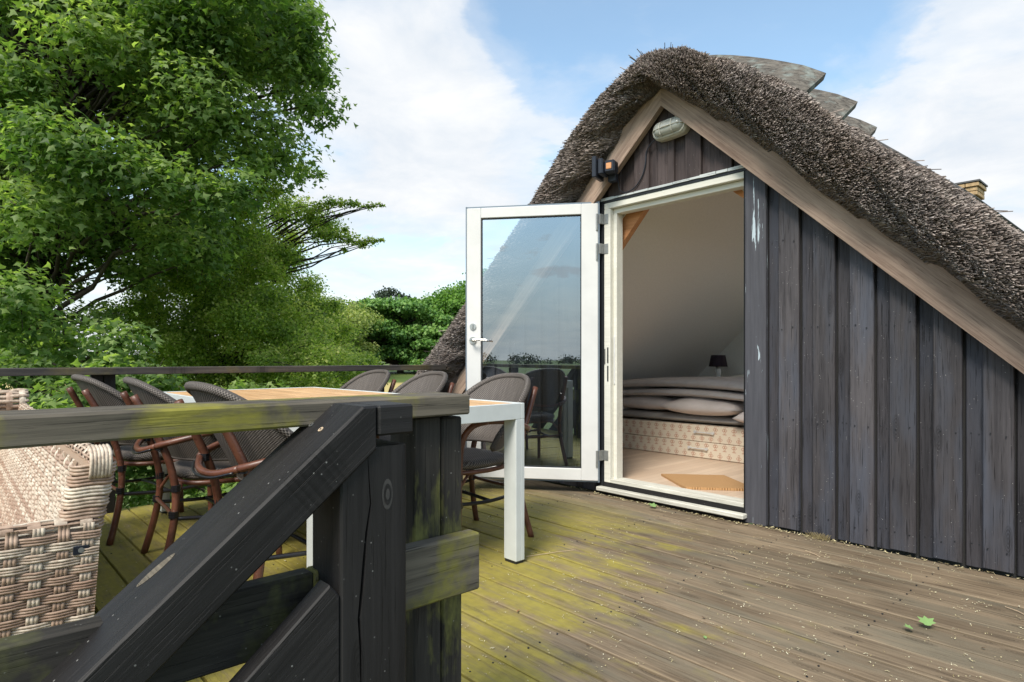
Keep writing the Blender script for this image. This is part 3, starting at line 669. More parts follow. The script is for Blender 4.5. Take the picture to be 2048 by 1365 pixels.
# local: x along leaf from hinge, y away from viewer, z up
dpart('door_frame', MB().box(0, st_, 0, .05, dz0, dz1, .004).box(dw-st_+.012, dw, 0, .05, dz0, dz1, .004).box(st_, dw-st_+.012, .0005, .05, dz1-tr_, dz1, .004).box(st_, dw-st_+.012, .0005, .05, dz0, dz0+br_, .004), M['white'])
gx0, gx1, gz0, gz1 = st_, dw-st_+.012, dz0+br_, dz1-tr_
dpart('edge_profile', MB().box(-.004, dw+.006, .012, .058, dz1+.0005, dz1+.012).box(-.010, -.0005, .004, .060, dz0-.01, dz1+.012).box(dw+.0005, dw+.009, .004, .060, dz0-.01, dz1+.012).box(-.004, dw+.006, .012, .058, dz0-.010, dz0-.0005), M['edge'])
dpart('glazing_bead', MB().box(gx0, gx0+.008, .012, .03, gz0, gz1).box(gx1-.008, gx1, .012, .03, gz0, gz1).box(gx0+.008, gx1-.008, .012, .03, gz1-.008, gz1).box(gx0+.008, gx1-.008, .012, .03, gz0, gz0+.008), M['gasket'])
dpart('glass', MB().add([(gx0, .02, gz0), (gx1, .02, gz0), (gx1, .02, gz1), (gx0, .02, gz1)], [(0, 1, 2, 3)]), M['glass'])
def disc(mb, cx, cz, y0, y1, r, n=20): mb.prism([(cx+r*math.cos(2*math.pi*i/n), cz+r*math.sin(2*math.pi*i/n)) for i in range(n)], y0, y1)
hxx = dw-.047; mb = MB(); disc(mb, hxx, 1.095, -.010, 0, .026); disc(mb, hxx, 1.095, -.022, -.010, .011)
mb.tube([(hxx, -.02, 1.095), (hxx, -.045, 1.095), (hxx-.012, -.055, 1.095), (hxx-.06, -.057, 1.097), (hxx-.115, -.055, 1.094), (hxx-.128, -.053, 1.088)], [.009, .009, .009, .0085, .009, .007], 10)
dpart('handle', mb, M['steel'], smooth=False)
mb = MB(); disc(mb, hxx, 1.195, -.008, 0, .024); mb.box(hxx-.004, hxx+.004, -.02, -.008, 1.178, 1.212, .002); dpart('lock_knob', mb, M['steel'])
for z_ in (1.955, 1.745, .28):
    mb = MB().box(-.002, .045, .056, .064, z_-.05, z_+.05)
    mb = MB(); mb.tube([(hx-.004+.0, hy-.008, z_-.085), (hx-.004, hy-.008, z_+.03)], .008, 8); mb.box(hx+.01, hx+.052, WV-.0095, WV-.0055, z_-.04, z_+.03, .001)
    mb.box(hx+.0, hx+.016, WV-.05, WV-.012, z_-.04, z_+.03)
    mb.build('hinge', M['hinge'], H)

# bulkhead lamp with wire guard
lp = thing('bulkhead_lamp', 'oval cream bulkhead lamp with wire guard high in the gable', 'lamp', (-2.30, WV-.02, 2.43))
LM = Matrix.Translation((-2.275, WV-.002, 2.435)) @ Matrix.Rotation(R(-2), 4, 'Y')
def oval(a, b, n=28):        # stadium outline a half length, b half height
    pts = []
    for i in range(n):
        th = 2*math.pi*i/n; c, s_ = math.cos(th), math.sin(th); pts.append(((a-b)*(1 if c > 0 else -1)*min(1, abs(c)*3) + b*c, b*s_))
    return pts
def loft(mb, rings): mb.grid([[Vector((a, y_, b)) for a, b in r_] for r_, y_ in rings], closed=True); n = len(rings[0][0]); k_ = len(mb.v)-n; mb.f.append(tuple(range(k_, k_+n)))
mb = MB(); loft(mb, [(oval(.128, .062), 0), (oval(.128, .062), -.04), (oval(.122, .056), -.052)]); mb.build('housing', M['lampgrey'], lp, LM)
mb = MB(); loft(mb, [(oval(.108, .046), -.045), (oval(.106, .045), -.062), (oval(.096, .036), -.082), (oval(.072, .016), -.092)]); mb.build('glass_cover', M['lampglass'], lp, LM, smooth=True)
mb = MB(); o_ = oval(.114, .05, 28); mb.tube([(a, -.056, b) for a, b in o_]+[(o_[0][0], -.056, o_[0][1])], .006, 6)
for xx in (-.045, .04): mb.tube([(xx, -.056, .05), (xx, -.088, .036), (xx, -.1, 0), (xx, -.088, -.036), (xx, -.056, -.05)], .0038, 6)
mb.tube([(-.114, -.056, 0), (-.09, -.09, 0), (0, -.1, 0), (.09, -.09, 0), (.114, -.056, 0)], .0038, 6)
for xx in (-.13, .13): mb.box(xx-.012, xx+.012, -.02, -.001, -.014, .014, .002)
mb.build('wire_guard', M['lampgrey'], lp, LM)
# motion floodlight on the left bargeboard
fl = thing('sensor_floodlight', 'small black sensor floodlight fixed to the left bargeboard', 'floodlight', (-2.72, WV-.12, 2.27))
FM = Matrix.Translation((-2.70, WV-.135, 2.255)) @ Matrix.Rotation(R(16), 4, 'Z') @ Matrix.Scale(.84, 4)
MB().box(-.10, -.062, -.11, .055, -.085, .085, .006).build('lamp_head', M['plasticblack'], fl, FM)
MB().box(-.0615, -.015, -.085, .04, -.062, .068, .01).build('heat_sink', M['plasticblack'], fl, FM)
MB().box(-.0148, .075, -.06, .03, -.05, .05, .012).build('sensor_housing', M['plasticblack'], fl, FM)
mb = MB().box(.005, .05, -.0635, -.0602, -.022, .026, .003); mb.build('sensor_window', M['pine'], fl, FM)
MB().box(-.02, .05, .03, .085, -.10, -.03, .004).build('bracket', M['plasticblack'], fl, FM)
for zz in (-.04, -.01, .02): MB().box(-.1035, -.1002, -.09, .04, zz-.003, zz+.003).build('fin', M['plasticblack'], fl, FM)
cb = [(-2.70, WV-.035, 2.20), (-2.695, WV-.02, 2.13), (-2.66, WV-.013, 2.065+.04), (-2.61, WV-.012, 2.107), (-2.56, WV-.012, 2.13), (-2.51, WV-.012, 2.19), (-2.485, WV-.012, 2.27), (-2.478, WV-.012, 2.34), (-2.44, WV-.012, 2.385), (-2.39, WV-.012, 2.41)]
def smoothpath(pts, k_=4):
    pts = [Vector(p_) for p_ in pts]; out = []
    for i in range(len(pts)-1):
        p0 = pts[max(0, i-1)]; p1 = pts[i]; p2 = pts[i+1]; p3 = pts[min(len(pts)-1, i+2)]
        for j in range(k_):
            u = j/k_; out.append(.5*((2*p1)+(p2-p0)*u+(2*p0-5*p1+4*p2-p3)*u*u+(3*p1-p0-3*p2+p3)*u**3))
    out.append(pts[-1]); return out
o = MB().tube(smoothpath(cb), .0042, 6).build('lamp_cable', M['plasticblack'], None, smooth=True)
tag(o, 'thin black cable looping from the floodlight to the oval lamp', 'cable')
# ------------------------------------------------------------------ interior furniture
bed = thing('drawer_bed', 'low storage bed with two patterned drawer fronts just inside the doorway', 'bed', (-3.2, 5.4, .1))
MB().box(-4.4, -1.9, 4.875, 6.0, .10, .382).build('carcass', M['drawer'], bed)
for z0, z1, hx_ in ((.242, .38, -2.87), (.102, .238, -2.93)):
    c = Vector((-3.15, 4.865, (z0+z1)/2))
    o = MB().box(-1.24, 1.24, -.011, .0095, -(z1-z0)/2, (z1-z0)/2, .003).build('drawer_front', M['drawer'], bed, Matrix.Translation(c))
    mb = MB(); zc2 = (z0+z1)/2+.012
    mb.tube([(hx_-.085, 4.852, zc2), (hx_-.075, 4.835, zc2), (hx_+.075, 4.835, zc2), (hx_+.085, 4.852, zc2)], .006, 6)
    for s_ in (-.085, .085): mb.tube([(hx_+s_, 4.853, zc2), (hx_+s_, 4.835, zc2)], .013, 8)
    mb.build('drawer_handle', M['white'], o)
def cushion(name, label, cat, c, sx_, sy_, h, mat, rz=0, bulge=.35, sag=0, seed=0, group=None, ry=0):
    rg = np.random.default_rng(seed); nu, nv = 18, 14; mb = MB(); top = []; bot = []
    for i in range(nu+1):
        ra, rb = [], []
        for j in range(nv+1):
            u, v = i/nu*2-1, j/nv*2-1
            e = (1-abs(u)**5)*(1-abs(v)**5); e = e**.5 if e > 0 else 0
            f_ = (1-bulge)*e + bulge*(1-u*u)*(1-v*v)
            wv = .05*h*math.sin(5*u+seed)+.04*h*math.cos(7*v+2*u+seed)
            px, py = u*sx_*(1-.03*v*v), v*sy_*(1-.03*u*u); zs = -sag*(u*u)
            ra.append(Vector((px, py, h*f_*.55+wv*f_+zs))); rb.append(Vector((px, py, -h*f_*.45+zs)))
        top.append(ra); bot.append(rb)
    mb.grid(top); mb.grid(bot)
    me = mb.mesh(name); bm = bmesh.new(); bm.from_mesh(me); bmesh.ops.remove_doubles(bm, verts=bm.verts, dist=1e-4); bmesh.ops.recalc_face_normals(bm, faces=bm.faces); bm.to_mesh(me); bm.free()
    mw = Matrix.Translation(c) @ Matrix.Rotation(rz, 4, 'Z') @ Matrix.Rotation(ry, 4, 'Y')
    o = link(name, me, mat, None, mw, True); return tag(o, label, cat, group)
cushion('thin_mattress', 'dark grey thin quilt lying flat on the patterned drawer bed', 'mattress', (-3.25, 5.28, .425), .95, .42, .09, M['fabricd'], R(2), .1, seed=1)
cushion('pillow', 'grey pillow on the left under the folded mattress', 'pillow', (-3.56, 5.12, .535), .38, .28, .16, M['fabricp'], R(-3), .5, seed=2)
cushion('pillow', 'pale grey pillow in the middle, under the folded mattress and in front of the others', 'pillow', (-2.93, 5.04, .53), .37, .26, .17, M['fabricp'], R(2), .5, seed=3)
cushion('pillow', 'small pale pillow edge at the right jamb on the drawer bed', 'pillow', (-2.32, 4.98, .475), .27, .22, .15, M['fabricp'], R(8), .5, seed=4)
cushion('pillow', 'pillow corner peeping out at far left of the drawer bed', 'pillow', (-4.08, 5.02, .48), .32, .22, .12, M['fabricp'], R(-5), .5, seed=5)
cushion('folded_mattress', 'upper half of the grey folded mattress on top of the pillows', 'mattress', (-3.1, 5.35, .735), .98, .5, .10, M['fabric'], R(-1), .12, sag=.055, seed=6)
cushion('folded_mattress', 'lower half of the grey folded mattress, resting on the pillows', 'mattress', (-3.1, 5.33, .650), 1.0, .5, .085, M['fabric'], R(-1), .12, sag=.055, seed=7)
cushion('bed_quilt', 'pale bedspread far back in the attic beside the table lamp', 'bedding', (-2.9, 6.38, .72), .62, .32, .16, M['plasterw'], 0, .3, seed=8)
MB().box(-3.55, -2.2, 6.06, 6.75, .10, .66, .01).build('back_bed_base', M['plasterw'], None); tag(bpy.data.objects['back_bed_base'], 'white bed base far back in the attic under the pale bedspread', 'bed')
tl = thing('table_lamp', 'small table lamp with dark shade and white curved base in the attic', 'lamp', (-3.53, 6.25, .70))
def lathe(mb, prof_, c, n=20): mb.grid([[Vector((c[0]+r_*math.cos(2*math.pi*k_/n), c[1]+r_*math.sin(2*math.pi*k_/n), z_)) for k_ in range(n)] for r_, z_ in prof_], closed=True)
mb = MB(); lathe(mb, [(.0, .60), (.045, .60), (.04, .63), (.018, .68), (.026, .76), (.035, .82), (.02, .88), (.008, .90)], (-3.53, 6.25)); mb.build('lamp_base', M['ceramic'], tl, smooth=True)
mb = MB(); lathe(mb, [(.1, .875), (.075, 1.0), (.001, 1.0)], (-3.53, 6.25)); mb.build('lamp_shade', M['shade'], tl, smooth=False)
ns = thing('bedside_stand', 'slim white stand holding the dark shaded table lamp', 'stand', (-3.7, 6.25, .1))
MB().box(-3.80, -3.42, 6.1, 6.5, .575, .6, .004).build('stand_top', M['plasterw'], ns)
for a in (-3.78, -3.46):
    for b in (6.12, 6.46): MB().box(a, a+.025, b, b+.025, .10, .5745).build('leg', M['plasterw'], ns)
MB().box(-3.79, -3.44, 6.12, 6.14, .45, .57).build('apron', M['plasterw'], ns)
mp = [(-2.655, 3.878), (-2.384, 4.177), (-1.86, 3.90), (-2.065, 3.640), (-2.17, 3.665)]
mp = [(-2.66, 3.90), (-2.32, 4.19), (-1.93, 3.90), (-2.28, 3.61)]
c = Vector((-2.30, 3.90, .099)); o = MB().prism([(a-c.x, b-c.y) for a, b in mp], 0, .016, 'z').build('door_mat', M['coir'], None, Matrix.Translation(c)); tag(o, 'square coir doormat lying diagonally just inside the doorway', 'doormat')

# ------------------------------------------------------------------ railings
# far railing
fr = thing('far_railing', 'far black terrace railing under the trees with a wide flat top rail', 'railing', (-4.5, 1.2, 0))
plank('top_rail', (-4.50, -2.1, .885), (-4.50, .1, .885), .15, .044, M['far'], fr, (1, 0, 0))
plank('top_rail', (-4.50, .104, .885), (-4.50, 3.245, .885), .15, .044, M['far'], fr, (1, 0, 0))
for y_ in (-1.4, .725, 2.64, 3.29):
    for s_ in (-.033, .033):
        plank('post', (-4.575, y_+s_, -.2), (-4.575, y_+s_, .862), .062, .05, M['black'], fr, (0, 1, 0))
plank('mid_rail', (-4.535, -2.1, .425), (-4.535, 3.3, .425), .105, .028, M['black'], fr, (0, 0, 1))
# near railing
nr = thing('near_railing', 'near terrace railing with algae-stained flat top rail and mossy end post', 'railing', (-1.17, .2, 0))
plank('top_rail', (-1.173, -1.9, .8575), (-1.173, .878, .8575), .136, .045, M['rail'], nr, (1, 0, 0), .004)
plank('mid_rail', (-1.108, -1.9, .506), (-1.108, .50, .506), .128, .040, M['lowrail'], nr, (0, 0, 1), .004)
plank('mid_rail', (-1.108, .50, .506), (-1.108, .892, .506), .128, .040, M['rail'], nr, (0, 0, 1), .004)
plank('end_post', (-1.187, .784, -.25), (-1.187, .784, .832), .072, .10, M['mpost'], nr, (0, 1, 0), .004)
plank('end_post', (-1.187, .851, -.25), (-1.187, .851, .828), .056, .10, M['mpost'], nr, (0, 1, 0), .004)
plank('post', (-1.187, -.95, -.25), (-1.187, -.95, .832), .12, .10, M['mpost'], nr, (0, 1, 0), .004)
# stair railing: newel with a running crack, sloping handrail, cap and lower rail
sr = thing('stair_railing', 'black stair handrail sloping down in front of the near railing from its thick newel post', 'handrail', (-1.05, .57, 0))
nx0, nx1, ny0, ny1 = -1.112, -1.0, .508, .642
mb = MB(); zs = [-.5+.05*i for i in range(27)]; P = []
for z_ in zs:
    z_ = min(z_, .823)
    cyy = .562+.009*math.sin(z_*11)+.009*math.sin(z_*4+1)+.002*math.sin(z_*47)-.012*max(0, min(1, (.72-z_)/.15))*(1 if z_ > .3 else 1); gw = .0022+.0014*math.sin(z_*14) if z_ < .76 else .0002; gw = max(gw, .0002)
    sec = [(nx1-.004, ny0), (nx1, ny0+.004), (nx1, cyy-gw), (nx1-.02, cyy), (nx1, cyy+gw), (nx1, ny1-.004), (nx1-.004, ny1), (nx0, ny1), (nx0, ny0)]
    P.append([Vector((a, b, z_)) for a, b in sec])
c = Vector((-1.04, .57, .2)); mw = Matrix(((0, 0, -1, c.x), (0, 1, 0, c.y), (1, 0, 0, c.z), (0, 0, 0, 1))); inv = mw.inverted()
P = [[inv @ p_ for p_ in r_] for r_ in P]; mb.grid(P, closed=True); n_ = 9; k_ = len(mb.v); mb.f.append(tuple(range(k_-n_, k_)))
mb.build('newel_post', M['black'], sr, mw)
# handrail profile in the y-z plane, extruded in x
sl = math.tan(R(39.3)); cs = math.cos(R(39.3)); sn = math.sin(R(39.3))
def slope_plank(name, ytop, ztop, length, x0, x1, thk, mat, endcut=True):
    """ytop,ztop = top face upper end; runs down towards -y"""
    th = thk; L = length
    d0 = Vector((0, -cs, -sn)); n0 = Vector((0, -sn, cs))
    mw = Matrix((d0, Vector((1, 0, 0)), d0.cross(Vector((1, 0, 0))))).transposed().to_4x4(); mw.translation = Vector(((x0+x1)/2, ytop, ztop))+d0*L/2-n0*th/2
    w2 = (x1-x0)/2
    mb = MB().box(-L/2, L/2, -w2, w2, -th/2, th/2, .004); return mb.build(name, mat, sr, mw)
# main rail: polygon with plumb cut at the top
hy0, hz0 = .575, .8755
poly = [(hy0, hz0), (hy0-.028, hz0), (hy0-.028-1.9*cs, hz0-1.9*sn), (hy0-.028-1.9*cs+.058*sn, hz0-1.9*sn-.058*cs), (hy0-.012, hz0-.088), (hy0, hz0-.078)]
c = Vector((-1.067, hy0-.5, hz0-.4)); d0 = Vector((0, -cs, -sn)); mw = Matrix((d0, Vector((1, 0, 0)), d0.cross(Vector((1, 0, 0))))).transposed().to_4x4(); mw.translation = c; inv = mw.inverted()
mb = MB(); xa, xb, chh = -1.142, -.992, .004; n_ = len(poly)
P = []
ctr = Vector((sum(p_[0] for p_ in poly)/n_, sum(p_[1] for p_ in poly)/n_))
def inset(poly, e):
    out = []
    for i in range(len(poly)):
        a, b, c2 = Vector(poly[i-1]), Vector(poly[i]), Vector(poly[(i+1) % len(poly)])
        d1 = (b-a).normalized(); d2 = (c2-b).normalized(); n1 = Vector((-d1.y, d1.x)); n2 = Vector((-d2.y, d2.x)); q = (n1+n2); q = q/ max(.3, q.dot(n1)); out.append(tuple(b+q*e))
    return out
ins = inset(poly, .004)
for xx, pl in ((xa, ins), (xa+chh, poly), (xb-chh, poly), (xb, ins)): P.append([inv @ Vector((xx, a, b)) for a, b in pl])
mb.grid(P, closed=True); mb.f += [tuple(range(n_)), tuple(3*n_+i for i in range(n_))[::-1]]
hr = mb.build('handrail', M['black'], sr, mw); hmw = mw.copy()
for yy_, xx_ in ((.495, -1.05), (.50, -1.10)):
    zz_ = hz0-(hy0-.028-yy_)*sl+.001; p_ = Vector((xx_, yy_, zz_)); nn_ = Vector((0, -sn, cs))
    mb = MB().tube([p_, p_+nn_*.0015], .0055, 12); mb.build('screw_head', M['steel'] if xx_ < -1.07 else M['stick'], hr)
    MB().tube([p_+nn_*.0016, p_+nn_*.0019], .0022, 8).build('screw_socket', M['gasket'], hr)
plank('rail_cap', (-1.067, .5775, .848), (-1.067, .652, .848), .150, .055, M['black'], sr, (1, 0, 0), .004)
ly0, lz0 = .488, .572
poly = [(ly0, lz0), (ly0-1.6*cs, lz0-1.6*sn), (ly0-1.6*cs+.30*sn, lz0-1.6*sn-.30*cs), (.5065, lz0+(.5065-ly0)*sl-.30/cs), (.5065, lz0-(.5065-ly0)/sl)]
n_ = len(poly); ins = inset(poly, .003); mb = MB(); P = []
for xx, pl in ((-1.041, ins), (-1.038, poly), (-1.003, poly), (-1.000, ins)): P.append([inv @ Vector((xx, a, b)) for a, b in pl])
mb.grid(P, closed=True); mb.f += [tuple(range(n_)), tuple(3*n_+i for i in range(n_))[::-1]]; mb.build('lower_rail', M['black'], sr, mw)
# knot patch on the handrail
yy_ = .245; zz_ = hz0-(hy0-.028-yy_)*sl+.0008
mb = MB(); pts = []
for i in range(16):
    a = 2*math.pi*i/16; pts.append(Vector((-1.10+.011*math.sin(a)+.004*math.cos(a), yy_+.034*math.cos(a)*cs, zz_+.034*math.cos(a)*sn)))
mb.add(pts, [tuple(range(16))]); mb.build('knot', M['rail'], hr)
kn = plain('pale_painted_knot', (.045, .043, .042), .7, .4, 60)
for rr2, xo in ((.019, .0006), (.013, .0011), (.007, .0016)):
    mb = MB(); mb.add([Vector((-1.0+xo, .600+rr2*.6*math.cos(2*math.pi*i/18), .712+rr2*1.5*math.sin(2*math.pi*i/18))) for i in range(18)], [tuple(range(18))]); mb.build('knot', kn if rr2 != .013 else M['black'], sr)

# ------------------------------------------------------------------ dining table
tb = thing('dining_table', 'long outdoor table with white metal frame and teak slat top', 'table', (-3.26, 1.52, 0))
tx0, tx1, ty0, ty1, tz = -4.40, -2.14, .992, 2.025, .752
mbf = MB(); fw = .055
MB().box(tx0, tx1, ty0, ty0+.02, tz-.075, tz, .002).build('apron', M['tablewhite'], tb); MB().box(tx0, tx1, ty1-.02, ty1, tz-.075, tz, .002).build('apron', M['tablewhite'], tb)
MB().box(tx0, tx0+.02, ty0+.0205, ty1-.0205, tz-.075, tz, .002).build('apron', M['tablewhite'], tb); MB().box(tx1-.02, tx1, ty0+.0205, ty1-.0205, tz-.075, tz, .002).build('apron', M['tablewhite'], tb)
for a in (tx0, tx1-.085):
    for b in (ty0, ty1-.055):
        o = MB().box(a, a+.085, b, b+.03, .012, tz-.0755, .002).box(a+(.03 if a > -3 else 0), a+(.085 if a > -3 else .055), b+.0302, b+.055, .012, tz-.0755, .002).build('leg', M['tablewhite'], tb)
        MB().box(a+.004, a+.081, b+.003, b+.052, 0, .0118).build('foot_pad', M['gasket'], o)
yy_ = ty0+.024; n_ = 12; sw = (ty1-ty0-.048)/n_
for i in range(n_):
    plank('slat', (tx0+.022, yy_+sw*(i+.5), tz-.012), (tx1-.022, yy_+sw*(i+.5), tz-.012), sw-.004, .018, M['teak'], tb, (0, 1, 0), .002)
MB().box(tx0+.021, tx1-.021, ty0+.1, ty0+.14, tz-.06, tz-.0225).box(tx0+.021, tx1-.021, ty1-.14, ty1-.1, tz-.06, tz-.0225).build('bearer', M['tablewhite'], tb)

# ------------------------------------------------------------------ chairs (faces +y, origin between the feet)
def set_uv(me, fn):
    uvl = me.uv_layers.new(name='UVMap')
    for lp_ in me.loops: uvl.data[lp_.index].uv = fn(lp_.vertex_index)
def make_chair(label, group):
    r_ = thing('cane_armchair', label, 'chair', (0, 0, 0), 0, group)
    # back shell
    nu, nv = 24, 8; mb = MB(); uvs = []
    A_ = R(72)
    def back(s_, tt, off=0):
        a = s_*A_; rad = .275+off
        ztop = .862-.30*abs(s_)**2.7; zbot = .50+.0*abs(s_)
        z_ = zbot+(ztop-zbot)*tt
        wx = (.255+.055*(z_-.5)/.36)*math.sin(a)/math.sin(A_)*(1+off*3.2)
        y_ = -.20-.20*(z_-.5)/.36*.9 + .215*(1-math.cos(a))/(1-math.cos(A_)) - off
        return Vector((wx, y_, z_))
    for off in (0, .012):
        P = [[back(-1+2*i/nu, j/nv, off) for j in range(nv+1)] for i in range(nu+1)]; mb.grid(P)
        uvs += [(i*2.6, (P[i][j].z-.5)*110) for i in range(nu+1) for j in range(nv+1)]
    me = bpy.data.meshes.new('backrest'); me.from_pydata(mb.v, [], mb.f); set_uv(me, lambda k_: uvs[k_]); link('backrest', me, M['mesh'], r_, smooth=True)
    rim = [back(-1, j/6, .006) for j in range(0, 6)]+[back(-1+2*i/30, 1, .006) for i in range(31)]+[back(1, 1-j/6, .006) for j in range(1, 7)]
    mb = MB(); mb.tube(rim, .017, 8); me = mb.mesh('rim'); set_uv(me, lambda k_: ((k_ % 8)*1.0, (k_//8)*3.0)); link('rim', me, M['mesh'], r_, smooth=True)
    low = [back(-1+2*i/24, 0, .006) for i in range(25)]; mb = MB().tube(low, .009, 8); mb.build('lower_edge', M['mesh'], r_, smooth=True)
    # seat cushion
    mb = MB(); ring = []
    def seatp(th, k_): 
        c, s_ = math.cos(th), math.sin(th); rx = .228+.012*(s_ > 0); e = .62
        return Vector((rx*k_*(1 if c > 0 else -1)*abs(c)**e, .015+.215*k_*(1 if s_ > 0 else -1)*abs(s_)**e, 0))
    prof_ = [(.9, .405), (1, .418), (1.01, .432), (.985, .447), (.9, .455), (.5, .462), (.02, .464)]
    P = [[seatp(2*math.pi*i/32, k_)+Vector((0, 0, z_)) for i in range(32)] for k_, z_ in prof_]; mb.grid(P, closed=True)
    me = mb.mesh('seat'); vs = [v.co.copy() for v in me.vertices]; set_uv(me, lambda k_: (vs[k_].x*75, vs[k_].y*75+vs[k_].z*75)); link('seat', me, M['mesh'], r_, smooth=True)
    cane = lambda nm, pts, rad=.0135, mt='rattan_cane', sg=8, k2=4: MB().tube(smoothpath(pts, k2), rad, sg).build(nm, M[mt], r_, smooth=True)
    cane('seat_frame', [seatp(2*math.pi*i/20, .97)+Vector((0, 0, .395)) for i in range(21)], .012, k2=1)
    for s_ in (-1, 1):
        # rear leg runs up behind the back
        cane('leg', [(s_*.235, -.29, 0), (s_*.215, -.245, .18), (s_*.20, -.225, .34), (s_*.195, -.25, .5), (s_*.185, -.315, .66), (s_*.17, -.385, .80)], .0165)
        cane('leg', [(s_*.245, .215, 0), (s_*.24, .205, .25), (s_*.245, .205, .42), (s_*.262, .20, .56), (s_*.278, .15, .630), (s_*.285, .06, .648)], .0155)
        cane('armrest', [(s_*.285, .06, .648), (s_*.29, -.05, .642), (s_*.28, -.17, .615), (s_*.235, -.265, .59), (s_*.19, -.30, .575)], .0145)
        for zc2, yy, xx in ((.575, -.285, .19), (.385, -.225, .20), (.27, -.235, .208)):
            for q in range(3): MB().tube([(s_*(xx), yy, zc2-.012+q*.010-.0045), (s_*(xx), yy, zc2-.012+q*.010+.0045)], .0205, 8).build('binding', M['cord'], r_)
        for zc2 in (.385, .25):
            for q in range(3): MB().tube([(s_*.242, .205, zc2-.012+q*.010-.0045), (s_*.242, .205, zc2-.012+q*.010+.0045)], .0195, 8).build('binding', M['cord'], r_)
        cane('side_stretcher', [(s_*.24, .205, .25), (s_*.225, -.01, .235), (s_*.21, -.24, .25)], .0095, 'cord')
        cane('brace', [(s_*.242, .205, .33), (s_*.21, .12, .385), (s_*.19, .1, .395)], .008)
        cane('brace', [(s_*.205, -.235, .30), (s_*.16, -.2, .37), (s_*.12, -.19, .392)], .008)
    cane('back_bow', [(-.19, -.30, .575), (-.10, -.335, .552), (0, -.345, .545), (.10, -.335, .552), (.19, -.30, .575)], .0135)
    cane('bow_cord', [(-.19, -.322, .562), (-.10, -.355, .540), (0, -.362, .533), (.10, -.355, .540), (.19, -.322, .562)], .005, 'cord')
    cane('cross_stretcher', [(-.225, -.01, .235), (0, -.01, .245), (.225, -.01, .235)], .0095, 'cord')
    cane('cross_stretcher', [(-.21, -.24, .27), (0, -.235, .265), (.21, -.24, .27)], .0095, 'rattan_cane')
    cane('cross_stretcher', [(-.24, .205, .27), (0, .2, .265), (.24, .205, .27)], .0095, 'rattan_cane')
    return r_
def dup(root, loc, rz, label):
    c = root.copy(); COL.objects.link(c); c.location = loc; c.rotation_euler = (0, 0, rz); c['label'] = label
    for ch in root.children:
        q = ch.copy(); COL.objects.link(q); q.parent = c
        for g_ in ch.children:
            q2 = g_.copy(); COL.objects.link(q2); q2.parent = q
    return c
GR = 'cane armchairs round the terrace table'
ch0 = make_chair('cane armchair at the table end nearest the open glass door', GR)
ch0.location = (-2.655, 2.05, 0); ch0.rotation_euler = (0, 0, R(180))
dup(ch0, (-3.44, 2.06, 0), R(178), 'middle cane armchair on the house side of the table')
dup(ch0, (-4.20, 2.10, 0), R(184), 'cane armchair on the house side of the table, next to the far railing')
dup(ch0, (-2.46, 1.05, 0), R(3), 'cane armchair with its back to the near railing, closest to the stair newel')
dup(ch0, (-3.25, 1.0, 0), R(-4), 'middle cane armchair on the side of the table facing the wicker sofa')
dup(ch0, (-4.03, .90, 0), R(4), 'cane armchair behind the wicker sofa, beside the far railing post')

# ------------------------------------------------------------------ wicker sofa
so = thing('wicker_sofa', 'beige woven wicker sofa behind the near railing at the left', 'sofa', (-2.9, 0, 0))
def weave(name, fn, W, Hh, pr, pc, sw_, amp, seed, bands=3, nseg=4):
    """fn(a,b,h)->world; rows run along a, uprights along b"""
    rg = random.Random(seed); mb = MB(); nr_ = int(Hh/pr); nc = int(W/pc)
    for r_ in range(nr_):
        b0 = (r_+.5)*pr; base = rg.choice([.2, .42, .62, .8, .95])
        n = nc*nseg
        for k_ in range(bands):
            tone = min(1, max(0, base+rg.uniform(-.14, .14)*1.4)); P = []
            cb_ = b0+(k_-(bands-1)/2)*pr*.96/bands; hw = pr*.97/bands/2
            for i in range(n+1):
                a = W*i/n; h0 = amp*math.cos(math.pi*(a/pc-.5)+math.pi*r_)
                wob = rg.uniform(-.0007, .0007)
                P.append([fn(a, cb_-hw+wob, h0), fn(a, cb_-hw*.5+wob, h0+hw*.8), fn(a, cb_+hw*.5+wob, h0+hw*.8), fn(a, cb_+hw+wob, h0)])
            mb.grid(P, tone=tone)
    for c_ in range(nc):
        a0 = (c_+.5)*pc; base = rg.choice([.15, .3, .8, .9]); n = nr_*3; ns_ = 3
        for k_ in range(ns_):
            tone = min(1, max(0, base+rg.uniform(-.12, .12))); hw = sw_/ns_/2; ca = a0+(k_-1)*hw*2; P = []
            for i in range(n+1):
                b = Hh*i/n; h0 = -amp*math.cos(math.pi*(b/pr-.5)+math.pi*c_) if False else amp*math.cos(math.pi*(b/pr-.5)+math.pi*(c_+1))*.9
                P.append([fn(ca-hw, b, h0), fn(ca-hw*.4, b, h0+hw*.5), fn(ca+hw*.4, b, h0+hw*.5), fn(ca+hw, b, h0)])
            mb.grid(P, tone=tone)
    o = mb.build(name, M['wicker'], so, smooth=True, tone=True); tag(o, kind='stuff'); return o
# near arm panel: plane x=-1.85 facing +x, from y=-.62 to .295
ax1 = -1.862; aw = .92
def arm_fn(a, b, h): bow = .02*math.sin(math.pi*min(1, a/aw)); return Vector((ax1+h+.004, .292-a-(.035*(1-b/.55)), .02+b+.010*math.sin(a*3)))
weave('arm_weave', arm_fn, aw, .532, .0205, .050, .024, .0045, 5)
MB().box(-1.93, ax1-.006, -.62, .27, .02, .545, .01).build('arm_core', M['wcore'], so)
